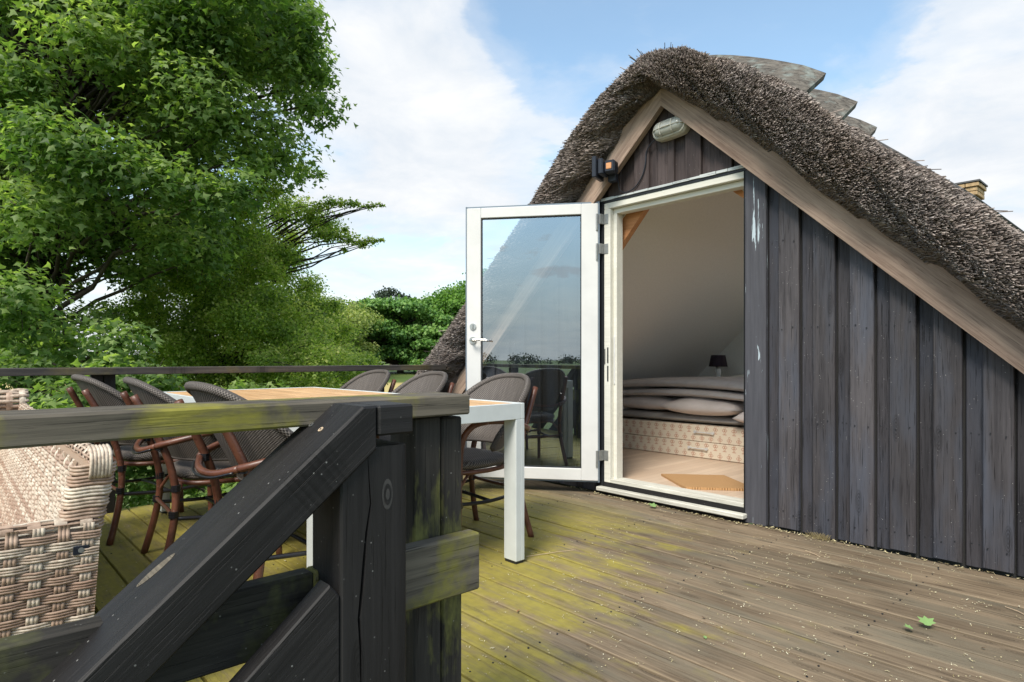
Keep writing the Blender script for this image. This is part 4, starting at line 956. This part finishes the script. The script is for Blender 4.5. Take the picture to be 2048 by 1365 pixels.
# rolled top of the arm
def wrap(name, pts, rad, seed, n):
    rg = random.Random(seed); pts = smoothpath(pts, 8); mb = MB(); L = len(pts)
    for k_ in range(n):
        f_ = k_/(n-1)*(L-2); i = int(f_); p_ = pts[i].lerp(pts[i+1], f_-i); d_ = (pts[i+1]-pts[i]).normalized()
        a = d_.cross(Vector((0, 0, 1))); 
        if a.length < .1: a = d_.cross(Vector((1, 0, 0)))
        a.normalize(); b = d_.cross(a); hwid = .5*(pts[-1]-pts[0]).length/n*1.02
        R_ = rad*(1+rg.uniform(-.05, .05)); t0 = rg.choice([.2, .5, .75, .95])+rg.uniform(-.08, .08)
        P = []
        for m_ in range(11):
            th = 2*math.pi*m_/10; o_ = (a*math.cos(th)+b*math.sin(th)); sk = d_*hwid*.5*math.sin(th)
            P.append([p_+o_*R_*.9-d_*hwid+sk, p_+o_*R_+sk, p_+o_*R_*.9+d_*hwid+sk])
        mb.grid(P, tone=t0)
    o = mb.build(name, M['wicker'], so, smooth=True, tone=True); tag(o, kind='stuff')
def long_wrap(name, p0, p1, rad, seed, strands=9):
    rg = random.Random(seed); mb = MB(); p0 = Vector(p0); p1 = Vector(p1); d_ = (p1-p0).normalized(); a = d_.cross(Vector((0, 0, 1))).normalized(); b = a.cross(d_)
    L = (p1-p0).length
    for k_ in range(strands):
        th = math.pi*(-.15+1.3*k_/(strands-1)); ctr = (a*math.cos(th)+b*math.sin(th))*rad
        n = int(L/.02); pts = [p0+d_*L*i/n+ctr*(1+.12*math.sin(i*.9+k_*math.pi)) for i in range(n+1)]
        mb.tube(pts, rad*.2, 5, tone=rg.choice([.3, .6, .85, 1]))
    step = .052; n = int(L/step)
    for i in range(n):
        c0 = p0+d_*(step*(i+.5)); P = []
        for m_ in range(9):
            th = math.pi*(-.25+1.5*m_/8); o_ = (a*math.cos(th)+b*math.sin(th))*rad*1.16
            P.append([c0+o_*.97-d_*.013, c0+o_*1.04, c0+o_*.97+d_*.013])
        mb.grid(P, tone=rg.choice([.35, .7, .95]))
    o = mb.build(name, M['wicker'], so, smooth=True, tone=True); tag(o, kind='stuff')
long_wrap('arm_roll', (-1.880, .287, .549), (-1.880, -.62, .560), .015, 3, 7)
# backrest: inner face looks to -y, leans back; top z .72
bx0, bx1 = -4.05, -1.90
def back_fn(a, b, h): return Vector((bx1-a, .166+b*.20-h, .30+b))
weave('back_weave', back_fn, bx1-bx0, .40, .0205, .046, .022, .0035, 9, bands=2, nseg=3)
MB().prism([(.177, .29), (.257, .69), (.318, .69), (.19, .03), (.12, .03)], bx0, bx1+.004, 'x').build('back_core', M['wcore'], so)
def end_fn(a, b, h): return Vector((-1.882+h, .212+a+b*.13, .34+b))
rg_ = random.Random(4); mb = MB()
nrow = 24
for r_ in range(nrow):
    z_ = .04+r_*.0275; lean = (z_-.72)*.20
    base = rg_.choice([.3, .45, .7, .9, 1])
    for k_ in range(3):
        zz_ = z_+k_*.0086; wd_ = .085 if z_ > .3 else .085
        pts = [(-1.905, .243+lean, zz_), (-1.885, .247+lean, zz_), (-1.874, .258+lean, zz_), (-1.872, .29+lean, zz_+.002), (-1.874, .325+lean, zz_), (-1.90, .338+lean, zz_)]
        mb.tube(smoothpath(pts, 3), .0045, 5, tone=min(1, base+rg_.uniform(-.1, .1)))
o = mb.build('back_end_weave', M['wicker'], so, smooth=True, tone=True); tag(o, kind='stuff')
long_wrap('back_roll', (-1.885, .295, .700), (-4.05, .295, .712), .018, 8, 7)
mb = MB(); 
for k_ in range(6): mb.tube(smoothpath([(-1.868, .27+k_*.008, .66), (-1.860, .272+k_*.008, .70), (-1.872, .272+k_*.008, .726), (-1.91, .272+k_*.008, .735)], 3), .0048, 5, tone=.75+.04*k_)
o = mb.build('corner_wrap', M['wicker'], so, smooth=True, tone=True); tag(o, kind='stuff')
# seat
def seat_fn(a, b, h): return Vector((bx1-.03-a, .20-b, .315+h))
weave('seat_weave', seat_fn, 2.05, .45, .026, .05, .022, .0035, 21, bands=2, nseg=3)
MB().box(bx0, -1.935, -.6, .2, .10, .308).build('seat_core', M['wcore'], so)
def farm_fn(a, b, h): return Vector((bx0-.01+h, .30-a, .02+b))
weave('arm_weave', farm_fn, .90, .54, .0205, .050, .024, .0045, 6, bands=2, nseg=3)
MB().box(bx0-.10, bx0-.014, -.6, .30, .02, .72, .02).build('arm_core', M['wcore'], so)
long_wrap('arm_roll', (bx0-.05, .32, .742), (bx0-.05, -.6, .742), .05, 13)
MB().box(-1.8575, -1.852, .232, .265, .478, .499, .001).build('badge', M['plasticblack'], so)
MB().tube([(-1.8518, .2485, .4885), (-1.851, .2485, .4885)], .0065, 12).build('badge_ring', M['hinge'], so)
for a in (-1.92, -4.0):
    for b in (-.56, .26): MB().box(a-.02, a+.02, b-.02, b+.02, 0, .025).build('foot', M['plasticblack'], so)

# ------------------------------------------------------------------ debris on the deck
rg = np.random.default_rng(5); n = 2600
V = []; F = []; T_ = []
for i in range(n):
    for _ in range(30):
        x_ = rg.uniform(-4.4, 1.4); y_ = rg.uniform(-.3, 3.44)
        if y_ < .95 and x_ > -1.3: continue
        cl = .5+.5*math.sin(x_*5.1+1.3*math.sin(y_*4))*math.cos(y_*6.3+x_*2)
        dens = .18+.5*cl+(.35 if x_ > -1.6 else 0)-(.25 if x_ < -2.4 else 0)
        if rg.random() < dens: break
    nb = rg.integers(1, 4)
    for q in range(nb):
        a = rg.uniform(0, 6.28); L = rg.uniform(.003, .010)*(1 if rg.random() < .93 else 1.8); wd = rg.uniform(.0009, .0019)
        cx2, cy2 = x_+rg.normal(0, .007), y_+rg.normal(0, .007); z_ = .0015+rg.uniform(0, .002); cv = rg.uniform(-.5, .5)
        d1 = np.array([math.cos(a), math.sin(a)]); d2 = np.array([math.cos(a+cv), math.sin(a+cv)]); nn = np.array([-d1[1], d1[0]])
        p0 = np.array([cx2, cy2]); p1 = p0+d1*L*.5; p2 = p1+d2*L*.5; b_ = len(V)
        V += [(*(p0+nn*wd), z_), (*(p0-nn*wd), z_), (*(p1-nn*wd), z_+.002), (*(p1+nn*wd), z_+.002), (*(p2-nn*wd*.5), z_+.0005), (*(p2+nn*wd*.5), z_+.0005)]
        F += [(b_, b_+1, b_+2, b_+3), (b_+3, b_+2, b_+4, b_+5)]; T_ += [rg.random()]*6
o = mesh_np('fallen_flakes', np.array(V), np.array(F), np.array(T_), M['flake']); tag(o, 'pale shed blossom flakes scattered over the deck boards', 'debris', kind='stuff')
# leaf litter gathered along the foot of the wall
V = []; F = []; T_ = []
for i in range(900):
    x_ = rg.uniform(-3.2, 1.2); y_ = 3.465-abs(rg.normal(0, .018)); 
    if -2.9 < x_ < -1.75: y_ -= .03
    if abs(x_+1.37) < .07: y_ -= abs(rg.normal(0, .02))
    if rg.random() > (.9 if x_ < -1.2 else .4): continue
    a = rg.uniform(0, 6.28); L = rg.uniform(.004, .014); wd = L*rg.uniform(.15, .4); z_ = .002+rg.uniform(0, .006); ti = rg.uniform(-.006, .008)
    d1 = np.array([math.cos(a), math.sin(a)]); nn = np.array([-d1[1], d1[0]]); p0 = np.array([x_, y_]); b_ = len(V)
    V += [(*(p0-d1*L), z_), (*(p0+nn*wd), z_+ti*.5), (*(p0+d1*L), z_+abs(ti)), (*(p0-nn*wd), z_)]; F += [(b_, b_+1, b_+2, b_+3)]; T_ += [rg.random()*.6]*4
for i in range(130):   # small brown tuft at the wall foot
    x_ = -1.36+rg.normal(0, .03); y_ = 3.45-abs(rg.normal(0, .012)); a = rg.uniform(0, 6.28); L = rg.uniform(.01, .05); b_ = len(V)
    dx, dy = math.cos(a)*L*.6, -abs(math.sin(a))*L*.4
    V += [(x_-.0015, y_, .002), (x_+.0015, y_, .002), (x_+dx+.001, y_+dy, L*.8), (x_+dx-.001, y_+dy, L*.8)]; F += [(b_, b_+1, b_+2, b_+3)]; T_ += [0.05]*4
o = mesh_np('wall_foot_litter', np.array(V), np.array(F), np.array(T_), M['flake']); tag(o, 'dry litter and bits of straw gathered along the wall foot', 'litter', kind='stuff')
def maple_outline():
    pts = []
    lob = [(-150, .5), (-125, .42), (-100, .74), (-72, .52), (-50, .92), (-22, .60), (0, 1.0)]
    for a, r_ in lob: pts.append((r_*math.sin(R(a)), .25+r_*math.cos(R(a))*.85))
    for a, r_ in lob[-2::-1]: pts.append((-r_*math.sin(R(a)), .25+r_*math.cos(R(a))*.85))
    return [(0, -.1)]+pts
MO = maple_outline()
def leaf_mesh(name, size, fold=.25, outline=MO):
    mb = MB(); vs = [(0, .2*size, 0)]+[(a*size, b*size, abs(a)*fold*size) for a, b in outline]; n = len(outline)
    mb.add(vs, [(0, 1+i, 1+(i+1) % n) for i in range(n)]); return mb
mleaf = leafmat('fresh_leaf', (.22, .36, .13), (.22, .36, .13), (.22, .36, .13), .2)
def oneleaf(name, label, cat, loc, size, rz, rx, mat, outline=MO):
    mb = leaf_mesh(name, size, .25, outline); o = mb.build(name, mat, None, Matrix.Translation(loc) @ Matrix.Rotation(rz, 4, 'Z') @ Matrix.Rotation(rx, 4, 'X'), tone=True); return tag(o, label, cat)
oval_l = [(0, -.6), (.28, -.35), (.4, 0), (.3, .35), (0, .6), (-.3, .35), (-.4, 0), (-.28, -.35)]
def sp(px, py, z=.003):
    X = (px-1024)/1248; Y = (EYE-z)*1248/(py-718); a, b = bg(X*Y, Y); return (a, b, z)
oneleaf('maple_leaf', 'larger fresh green maple leaf on the deck at the lower right', 'leaf', sp(1855, 1250, .016), .038, R(30), R(25), mleaf)
oneleaf('maple_leaf', 'smaller fresh green maple leaf beside the larger one at the lower right', 'leaf', sp(1824, 1258, .012), .026, R(120), R(15), mleaf)
oneleaf('maple_leaf', 'curled green leaf on the deck just below the door threshold', 'leaf', sp(1308, 1014, .012), .042, R(80), R(20), mleaf)
oneleaf('small_leaf', 'small oval yellow-green leaf on the deck boards in the foreground', 'leaf', sp(1410, 1275, .005), .015, R(50), R(8), mleaf, oval_l)
for (px, py, ln, ang, lb) in ((1100, 1107, .26, 24, 'long pale straw on the deck by the white table leg'), (1465, 1115, .06, -60, 'short straw stalk on the deck in front of the doorway'), (1625, 1108, .10, -75, 'pale straw on the deck below the black cladding'), (2030, 1222, .08, -80, 'straw stalk on the deck at the right edge')):
    a = R(ang+47); c = Vector(sp(px, py)); d_ = Vector((math.cos(a), math.sin(a), 0))
    o = MB().tube([c-d_*ln/2, c+d_*ln*.1+Vector((.002, .002, .002)), c+d_*ln/2], .0016, 5).build('straw', M['stick']); tag(o, lb, 'straw')
for (px, py, s_, lb) in ((1407, 1236, .014, 'curled brown dead leaf in the middle of the deck'), (1175, 1290, .012, 'small dead leaf on the mossy foreground boards'), (1967, 1296, .014, 'dry papery leaf on the deck near the two green maple leaves'), (1036, 1222, .012, 'dark curled leaf on the mossy boards below the table leg')):
    oneleaf('dead_leaf', lb, 'leaf', sp(px, py, .005), s_, RNG.uniform(0, 6), R(30), M['dead'], oval_l)

# ------------------------------------------------------------------ trees
def scatter(centers, radii, per, size, rg, outline, up=.8, shell=.4, fold=.25, jit=.45, asp=1.0):
    """leaf quads/fans: returns V,F(tri),tone"""
    C = np.array(centers); Rd = np.array(radii); n = int(sum(per))
    idx = np.repeat(np.arange(len(C)), per)
    d_ = rg.normal(size=(n, 3)); d_ /= np.linalg.norm(d_, axis=1)[:, None]
    rr_ = rg.random(n)**shell; rr_ = rr_*(1+.45*(rg.random(n) < .25)*rg.random(n))
    P = C[idx]+d_*Rd[idx]*rr_[:, None]
    # small sprays
    N = d_*np.array([.6, .6, .3])+np.array([0, 0, up])+rg.normal(0, jit, (n, 3)); N /= np.linalg.norm(N, axis=1)[:, None]
    T = np.cross(N, rg.normal(size=(n, 3))); T += d_*.8; T -= N*np.sum(T*N, 1)[:, None]; T[:, 2] -= .15; T /= np.linalg.norm(T, axis=1)[:, None]
    B = np.cross(T, N); s_ = size*rg.uniform(.65, 1.25, n)
    quad = len(outline) in (4, 6)
    out = np.array(([] if quad else [(0, .2, 0)])+[(a, b, -abs(a)*fold) for a, b in outline]); k_ = len(out)
    V = P[:, None, :]+(out[None, :, 0, None]*B[:, None, :]*asp+out[None, :, 1, None]*T[:, None, :]+out[None, :, 2, None]*N[:, None, :])*s_[:, None, None]
    m_ = k_-1; tri = np.array([(0, q_+1, q_+2) for q_ in range(len(outline)-2)]) if quad else np.array([(0, 1+i, 1+(i+1) % m_) for i in range(m_)])
    F = (np.arange(n)[:, None, None]*k_+tri[None]).reshape(-1, 3)
    cl_t = rg.uniform(-.24, .24, len(C))[idx]
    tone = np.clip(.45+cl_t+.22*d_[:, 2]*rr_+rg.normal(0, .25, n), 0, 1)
    return V.reshape(-1, 3), F, np.repeat(tone, k_)
low_maple = [(0, -.15), (.45, .05), (.95, .25), (.5, .45), (.62, .95), (.22, .75), (0, 1.3), (-.22, .75), (-.62, .95), (-.5, .45), (-.95, .25), (-.45, .05)]
star = [(0, -.2), (.95, .15), (.38, .42), (0, 1.3), (-.38, .42), (-.95, .15)]
diam = [(0, -.5), (.42, .1), (0, .7), (-.42, .1)]
def inpoly(px, py, poly):
    c = False; j = len(poly)-1
    for i in range(len(poly)):
        if (poly[i][1] > py) != (poly[j][1] > py) and px < (poly[j][0]-poly[i][0])*(py-poly[i][1])/(poly[j][1]-poly[i][1])+poly[i][0]: c = not c
        j = i
    return c
def clumps(poly, Y, dY, n, r0, r1, seed, mind=.5):
    rg_ = random.Random(seed); xs_ = [p_[0] for p_ in poly]; ys_ = [p_[1] for p_ in poly]; out = []; tries = 0
    while len(out) < n and tries < 60000:
        tries += 1; px, py = rg_.uniform(min(xs_), max(xs_)), rg_.uniform(min(ys_), max(ys_))
        r_ = rg_.uniform(r0, r1); pr_ = r_/Y*1248*.72
        if not inpoly(px, py, poly): continue
        if not (inpoly(px+pr_, py, poly) and inpoly(px, py+pr_*.5, poly) and inpoly(px, py-pr_*.5, poly)): continue
        yy = Y+rg_.uniform(-dY, dY)
        c = bgz(px, py, Y); X = (px-1024)/1248*Y; a, b = bg(X, yy); c = Vector((a, b, c.z))
        if any((c-o_[0]).length < mind*(r_+o_[1]) for o_ in out): continue
        out.append((c, r_))
    return out
def tree(name, label, cls, Y, trunk_xy, base_z, mat, per_m2, size, outline, seed, trunk_r=.2, flat=.55, top=None, twigs=True, group=None, tri_up=.8, jit=.45, shell=.4, extra=None, nleafobj=0, limb_r=.035, fold=.25):
    rg_ = np.random.default_rng(seed); tx, ty = trunk_xy
    T0 = thing(name, label, 'tree', (tx, ty, base_z), 0, group)
    C = [tuple(c) for c, r_ in cls]; Rd = [(r_, r_, r_*flat) for c, r_ in cls]; per = [int(per_m2*r_*r_) for c, r_ in cls]
    V, F, tone = scatter(C, Rd, per, size, rg_, outline, tri_up, shell, fold, jit)
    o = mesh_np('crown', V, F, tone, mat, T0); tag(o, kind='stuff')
    # trunk and limbs
    topz = top if top is not None else max(c[2] for c in C)*.8
    mb = MB(); n = 10; axis = []
    for i in range(n+1):
        s_ = i/n; axis.append(Vector((tx+.25*trunk_r*8*.3*math.sin(s_*3+seed), ty+.2*math.sin(s_*2.3+seed*2)*trunk_r*3, base_z+(topz-base_z)*s_)))
    mb.tube(axis, [trunk_r*(1.25 if i == 0 else 1-.75*i/n) for i in range(n+1)], 10)
    mb.build('trunk', M['bark'], T0, smooth=True)
    mb = MB(); rg2 = random.Random(seed)
    for c, r_ in cls:
        c = Vector(c); hd = (Vector((c.x, c.y, 0))-Vector((tx, ty, 0))).length
        za = max(base_z+.8, min(topz*.97, c.z-hd*rg2.uniform(.25, .6))); f_ = (za-base_z)/(topz-base_z)*n; i = max(0, min(n-1, int(f_))); a0 = axis[i].lerp(axis[i+1], f_-i)
        L = (c-a0).length; pts = []
        for q in range(7):
            s_ = q/6; p_ = a0.lerp(c, s_); p_.z += math.sin(s_*math.pi)*L*.06; p_ += Vector((rg2.uniform(-1, 1), rg2.uniform(-1, 1), rg2.uniform(-1, 1)))*L*.025*math.sin(s_*math.pi); pts.append(p_)
        r0_ = min(trunk_r*.5, limb_r*(.6+L*.22)); mb.tube(pts, [r0_*(1-.8*q/6) for q in range(7)], 6)
        if twigs:
            for q in range(5):
                dd = Vector((rg2.gauss(0, 1), rg2.gauss(0, 1), rg2.gauss(0, .6))).normalized()*r_*.9; st0 = pts[-1-(q % 2)]
                mid = st0+dd*.5+Vector((0, 0, .06*r_)); mb.tube([st0, mid, st0+dd], [.011*limb_r/.035, .007*limb_r/.035, .003*limb_r/.035], 4)
    mb.build('limbs', M['bark'], T0, smooth=True)
    return T0
LIM = 1
# big maple
polyM = [(-420, -420), (300, -430), (560, -250), (625, -60), (640, 40), (662, 110), (650, 190), (600, 245), (575, 300), (560, 350), (520, 400), (520, 450), (430, 500), (420, 560), (300, 580), (260, 520), (170, 545), (90, 560), (60, 640), (110, 740), (-420, 740)]
cm = clumps(polyM, 9.6, 2.1, 230, .38, .80, 3, .30)
# near sprays on the viewer's side
for px, py, Y_, r_ in ((60, 270, 7.6, .55), (130, 300, 7.4, .6), (230, 330, 7.6, .6), (330, 360, 7.8, .5), (40, 590, 6.8, .45), (240, 690, 7.2, .42), (170, 400, 7.9, .6), (60, 430, 7.5, .6), (480, 380, 8.4, .42), (410, 400, 8.2, .45), (60, 160, 7.8, .5), (20, 640, 7, .4), (330, 480, 8.6, .5),
                       (610, 60, 9, .4), (570, 130, 9, .5), (600, 110, 9.2, .45), (575, 20, 9.3, .42), (470, 120, 9, .6), (380, 60, 8.6, .6), (250, 120, 8.3, .6), (450, 250, 8.8, .6), (540, 250, 9, .45), (130, 690, 7.6, .5), (640, 150, 9.3, .28), (620, 210, 9.3, .25), (500, 310, 8.9, .4), (630, 30, 9.3, .2),
                       (60, 360, 10.5, .8), (150, 420, 10.5, .8), (240, 450, 10.5, .7), (60, 500, 10.5, .8), (180, 500, 9.6, .6), (330, 420, 10.4, .6), (100, 220, 10.6, .9), (230, 210, 10.6, .9), (330, 250, 10.4, .8), (30, 80, 10.6, .9), (160, 90, 10.6, .9), (290, 60, 10.4, .9), (420, 30, 10.4, .8), (400, 180, 10.3, .8), (500, 60, 10.2, .6), (30, 560, 9.4, .5), (20, 700, 8.6, .6), (90, 720, 8.4, .5), (280, 540, 9.6, .4), (410, 520, 9.4, .4), (-20, 330, 9.5, .8), (-10, 480, 9.2, .7), (60, 440, 9.6, .7), (120, 340, 9.4, .7), (10, 620, 9.4, .6), (100, 640, 9.8, .5), (120, 560, 10.2, .45), (200, 640, 9.6, .4)):
    cm.append((bgz(px, py, Y_), r_))
tr0 = bg(-7.35, 9.9)
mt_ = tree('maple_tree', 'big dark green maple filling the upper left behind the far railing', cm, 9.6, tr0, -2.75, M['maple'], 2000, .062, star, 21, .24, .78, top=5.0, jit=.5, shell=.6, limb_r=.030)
# a few hundred of the nearest leaves are leaves of their own
lmv = leaf_mesh('leaf', .062, -.25, low_maple).mesh('leaf', True); lmv.materials.append(M['maple'])
lmv.attributes['tone'].data.foreach_set('value', [.78]*len(lmv.vertices))
rg2 = np.random.default_rng(77); nearc = sorted(cm, key=lambda c: (Vector(c[0])-Vector((0, 0, 1))).length)[:14]
for i in range(290):
    c, r_ = nearc[i % 14]; dd = Vector(rg2.normal(size=3)); dd.normalize(); dd = Vector((dd.x, dd.y, abs(dd.z)*.6)); tocam = (Vector((0, 0, 1))-c).normalized()
    if dd.dot(tocam) < 0: dd.x, dd.y = -dd.x, -dd.y
    p_ = c+dd*r_*.98; nn = (Vector((0, 0, 1))*.8+dd*.5+Vector(rg2.normal(0, .3, 3))).normalized(); xx = nn.cross(Vector(rg2.normal(size=3))).normalized(); yy2 = nn.cross(xx)
    mw = Matrix((xx, yy2, nn)).transposed().to_4x4() @ Matrix.Scale(rg2.uniform(.8, 1.15), 4); mw.translation = p_
    link('leaf', lmv, None, mt_, mw)
# hawthorn
polyH = [(330, 480), (470, 440), (530, 390), (600, 360), (650, 400), (665, 450), (640, 500), (610, 540), (650, 590), (700, 660), (745, 710), (770, 860), (330, 860)]
chw = clumps(polyH, 13, 2.2, 210, .28, .60, 8, .28)
for px, py, r_ in ((735, 412, .12), (700, 408, .15), (660, 405, .2), (765, 411, .07), (740, 482, .14), (700, 478, .2), (660, 470, .22), (765, 480, .07), (620, 440, .3), (680, 406, .16), (715, 410, .13), (748, 412, .09), (757, 409, .07), (640, 415, .2), (620, 425, .25), (720, 486, .16), (680, 474, .2), (753, 482, .1), (730, 490, .12), (640, 465, .22), (690, 460, .12), (735, 722, .16), (700, 700, .2), (600, 340, .3), (640, 350, .16), (570, 420, .3), (690, 500, .1)):
    chw.append((bgz(px, py, 12.6), r_))
tree('hawthorn_tree', 'olive green small leaved hawthorn with long thin branches between the maple and the thatch', chw, 13, bg(-6.6, 13.2), -2.7, M['haw'], 4700, .050, diam, 31, .11, .7, top=3.6, jit=.8, shell=.7, limb_r=.022)
# understorey bushes behind the railing
for nm, lb, poly, Y_, mt2, sz, sd_, n_ in (
    ('maple_sapling', 'fresh green maple sapling right behind the far railing at the left edge', [(-120, 700), (330, 690), (330, 900), (200, 1080), (-120, 1080)], 6.6, 'maple', .055, 41, 44),
    ('bramble_bush', 'dark bush under the trees seen through the far railing, beyond the near chairs', [(220, 790), (560, 760), (640, 800), (600, 1060), (220, 1080)], 7.5, 'maple', .050, 42, 36),
    ('hawthorn_bush', 'yellow-green bush behind the far railing beside the thatch foot', [(470, 700), (700, 690), (745, 730), (720, 800), (640, 860), (480, 860)], 10.5, 'haw', .045, 43, 30)):
    cc = clumps(poly, Y_, .9, n_, .22, .42, sd_, .4)
    tree(nm, lb, cc, Y_, bg((sum(p_[0] for p_ in poly)/len(poly)-1024)/1248*Y_, Y_+.3), -2.7, M[mt2], 3000 if mt2 == 'maple' else 5200, sz, star if mt2 == 'maple' else diam, sd_, .05, .7, jit=.5, shell=.6, limb_r=.02)
# trees across the field
def ftree(nm, lb, poly, Y_, mt2, sz, sd_, n_, r0, r1, per, tx_px, flat=.5, dY=4, outline=diam, jit=.7, up=.6):
    cc = clumps(poly, Y_, dY, n_, r0, r1, sd_, .38); X = (tx_px-1024)/1248*Y_
    xy = bg(X, Y_); return tree(nm, lb, cc, Y_, xy, ground_z(*xy)-.1, M[mt2], per, sz, outline, sd_, .3, flat, jit=jit, shell=.5, limb_r=.09, twigs=False, tri_up=up, fold=.5)
ftree('field_maple', 'olive green tree beyond the field, just right of the hawthorn', [(560, 600), (640, 585), (700, 595), (745, 640), (745, 752), (560, 752)], 48, 'olive', .17, 51, 60, 1.0, 1.9, 260, 650)
ftree('hornbeam_tree', 'broad dark green hornbeam standing in the middle of the far tree row', [(680, 680), (705, 635), (745, 610), (800, 590), (860, 600), (905, 620), (960, 660), (960, 742), (690, 742)], 58, 'horn', .30, 52, 90, 1.1, 2.0, 210, 800, flat=.36)
ftree('hornbeam_tree', 'bright green tree in the far row directly left of the thatch', [(835, 620), (850, 588), (900, 572), (960, 545), (1010, 560), (1030, 740), (900, 740), (850, 690)], 62, 'bright', .26, 53, 60, 1.2, 2.0, 200, 930)
ftree('pine_tree', 'grey-green pine poking up behind the hornbeam', [(755, 640), (762, 580), (790, 572), (806, 590), (808, 640)], 85, 'pineleaf', .35, 54, 14, .7, 1.3, 90, 782, dY=1.5)
ftree('pine_tree', 'shorter grey pine at the right of the taller one behind the far row', [(800, 640), (803, 590), (818, 578), (832, 600), (830, 640)], 88, 'pineleaf', .35, 55, 8, .6, 1.0, 90, 817, dY=1.5)
ftree('pine_tree', 'low dark pine top in the dip of the far tree row', [(690, 640), (700, 605), (735, 595), (748, 612), (750, 640)], 84, 'pineleaf', .35, 56, 10, .7, 1.1, 90, 725, dY=1.5)
# far woods ringing the fields (seen as the treeline mirrored in the glass)
rgf = np.random.default_rng(9); C = []; Rd = []; per = []
for i in range(620):
    a = rgf.uniform(0, 2*math.pi); fwd = -math.sin(a)*0
    dist = 430+rgf.uniform(-14, 14); x_, y_ = dist*math.cos(a), dist*math.sin(a)
    f_ = -.7401*x_+.6727*y_; gz = ground_z(x_, y_); hgt = rgf.uniform(5, 7.5)+2.5*math.sin(a*23)*math.sin(a*57)
    C.append((x_, y_, gz+hgt*.45)); Rd.append((4.2, 4.2, hgt*.55)); per.append(70)
V, F, tone = scatter(C, Rd, per, 1.25, rgf, diam, .5, .4, .3, .7)
o = mesh_np('far_wood', V, F, tone, M['farwood']); tag(o, 'distant belt of dark woodland round the fields', 'woodland', kind='stuff')
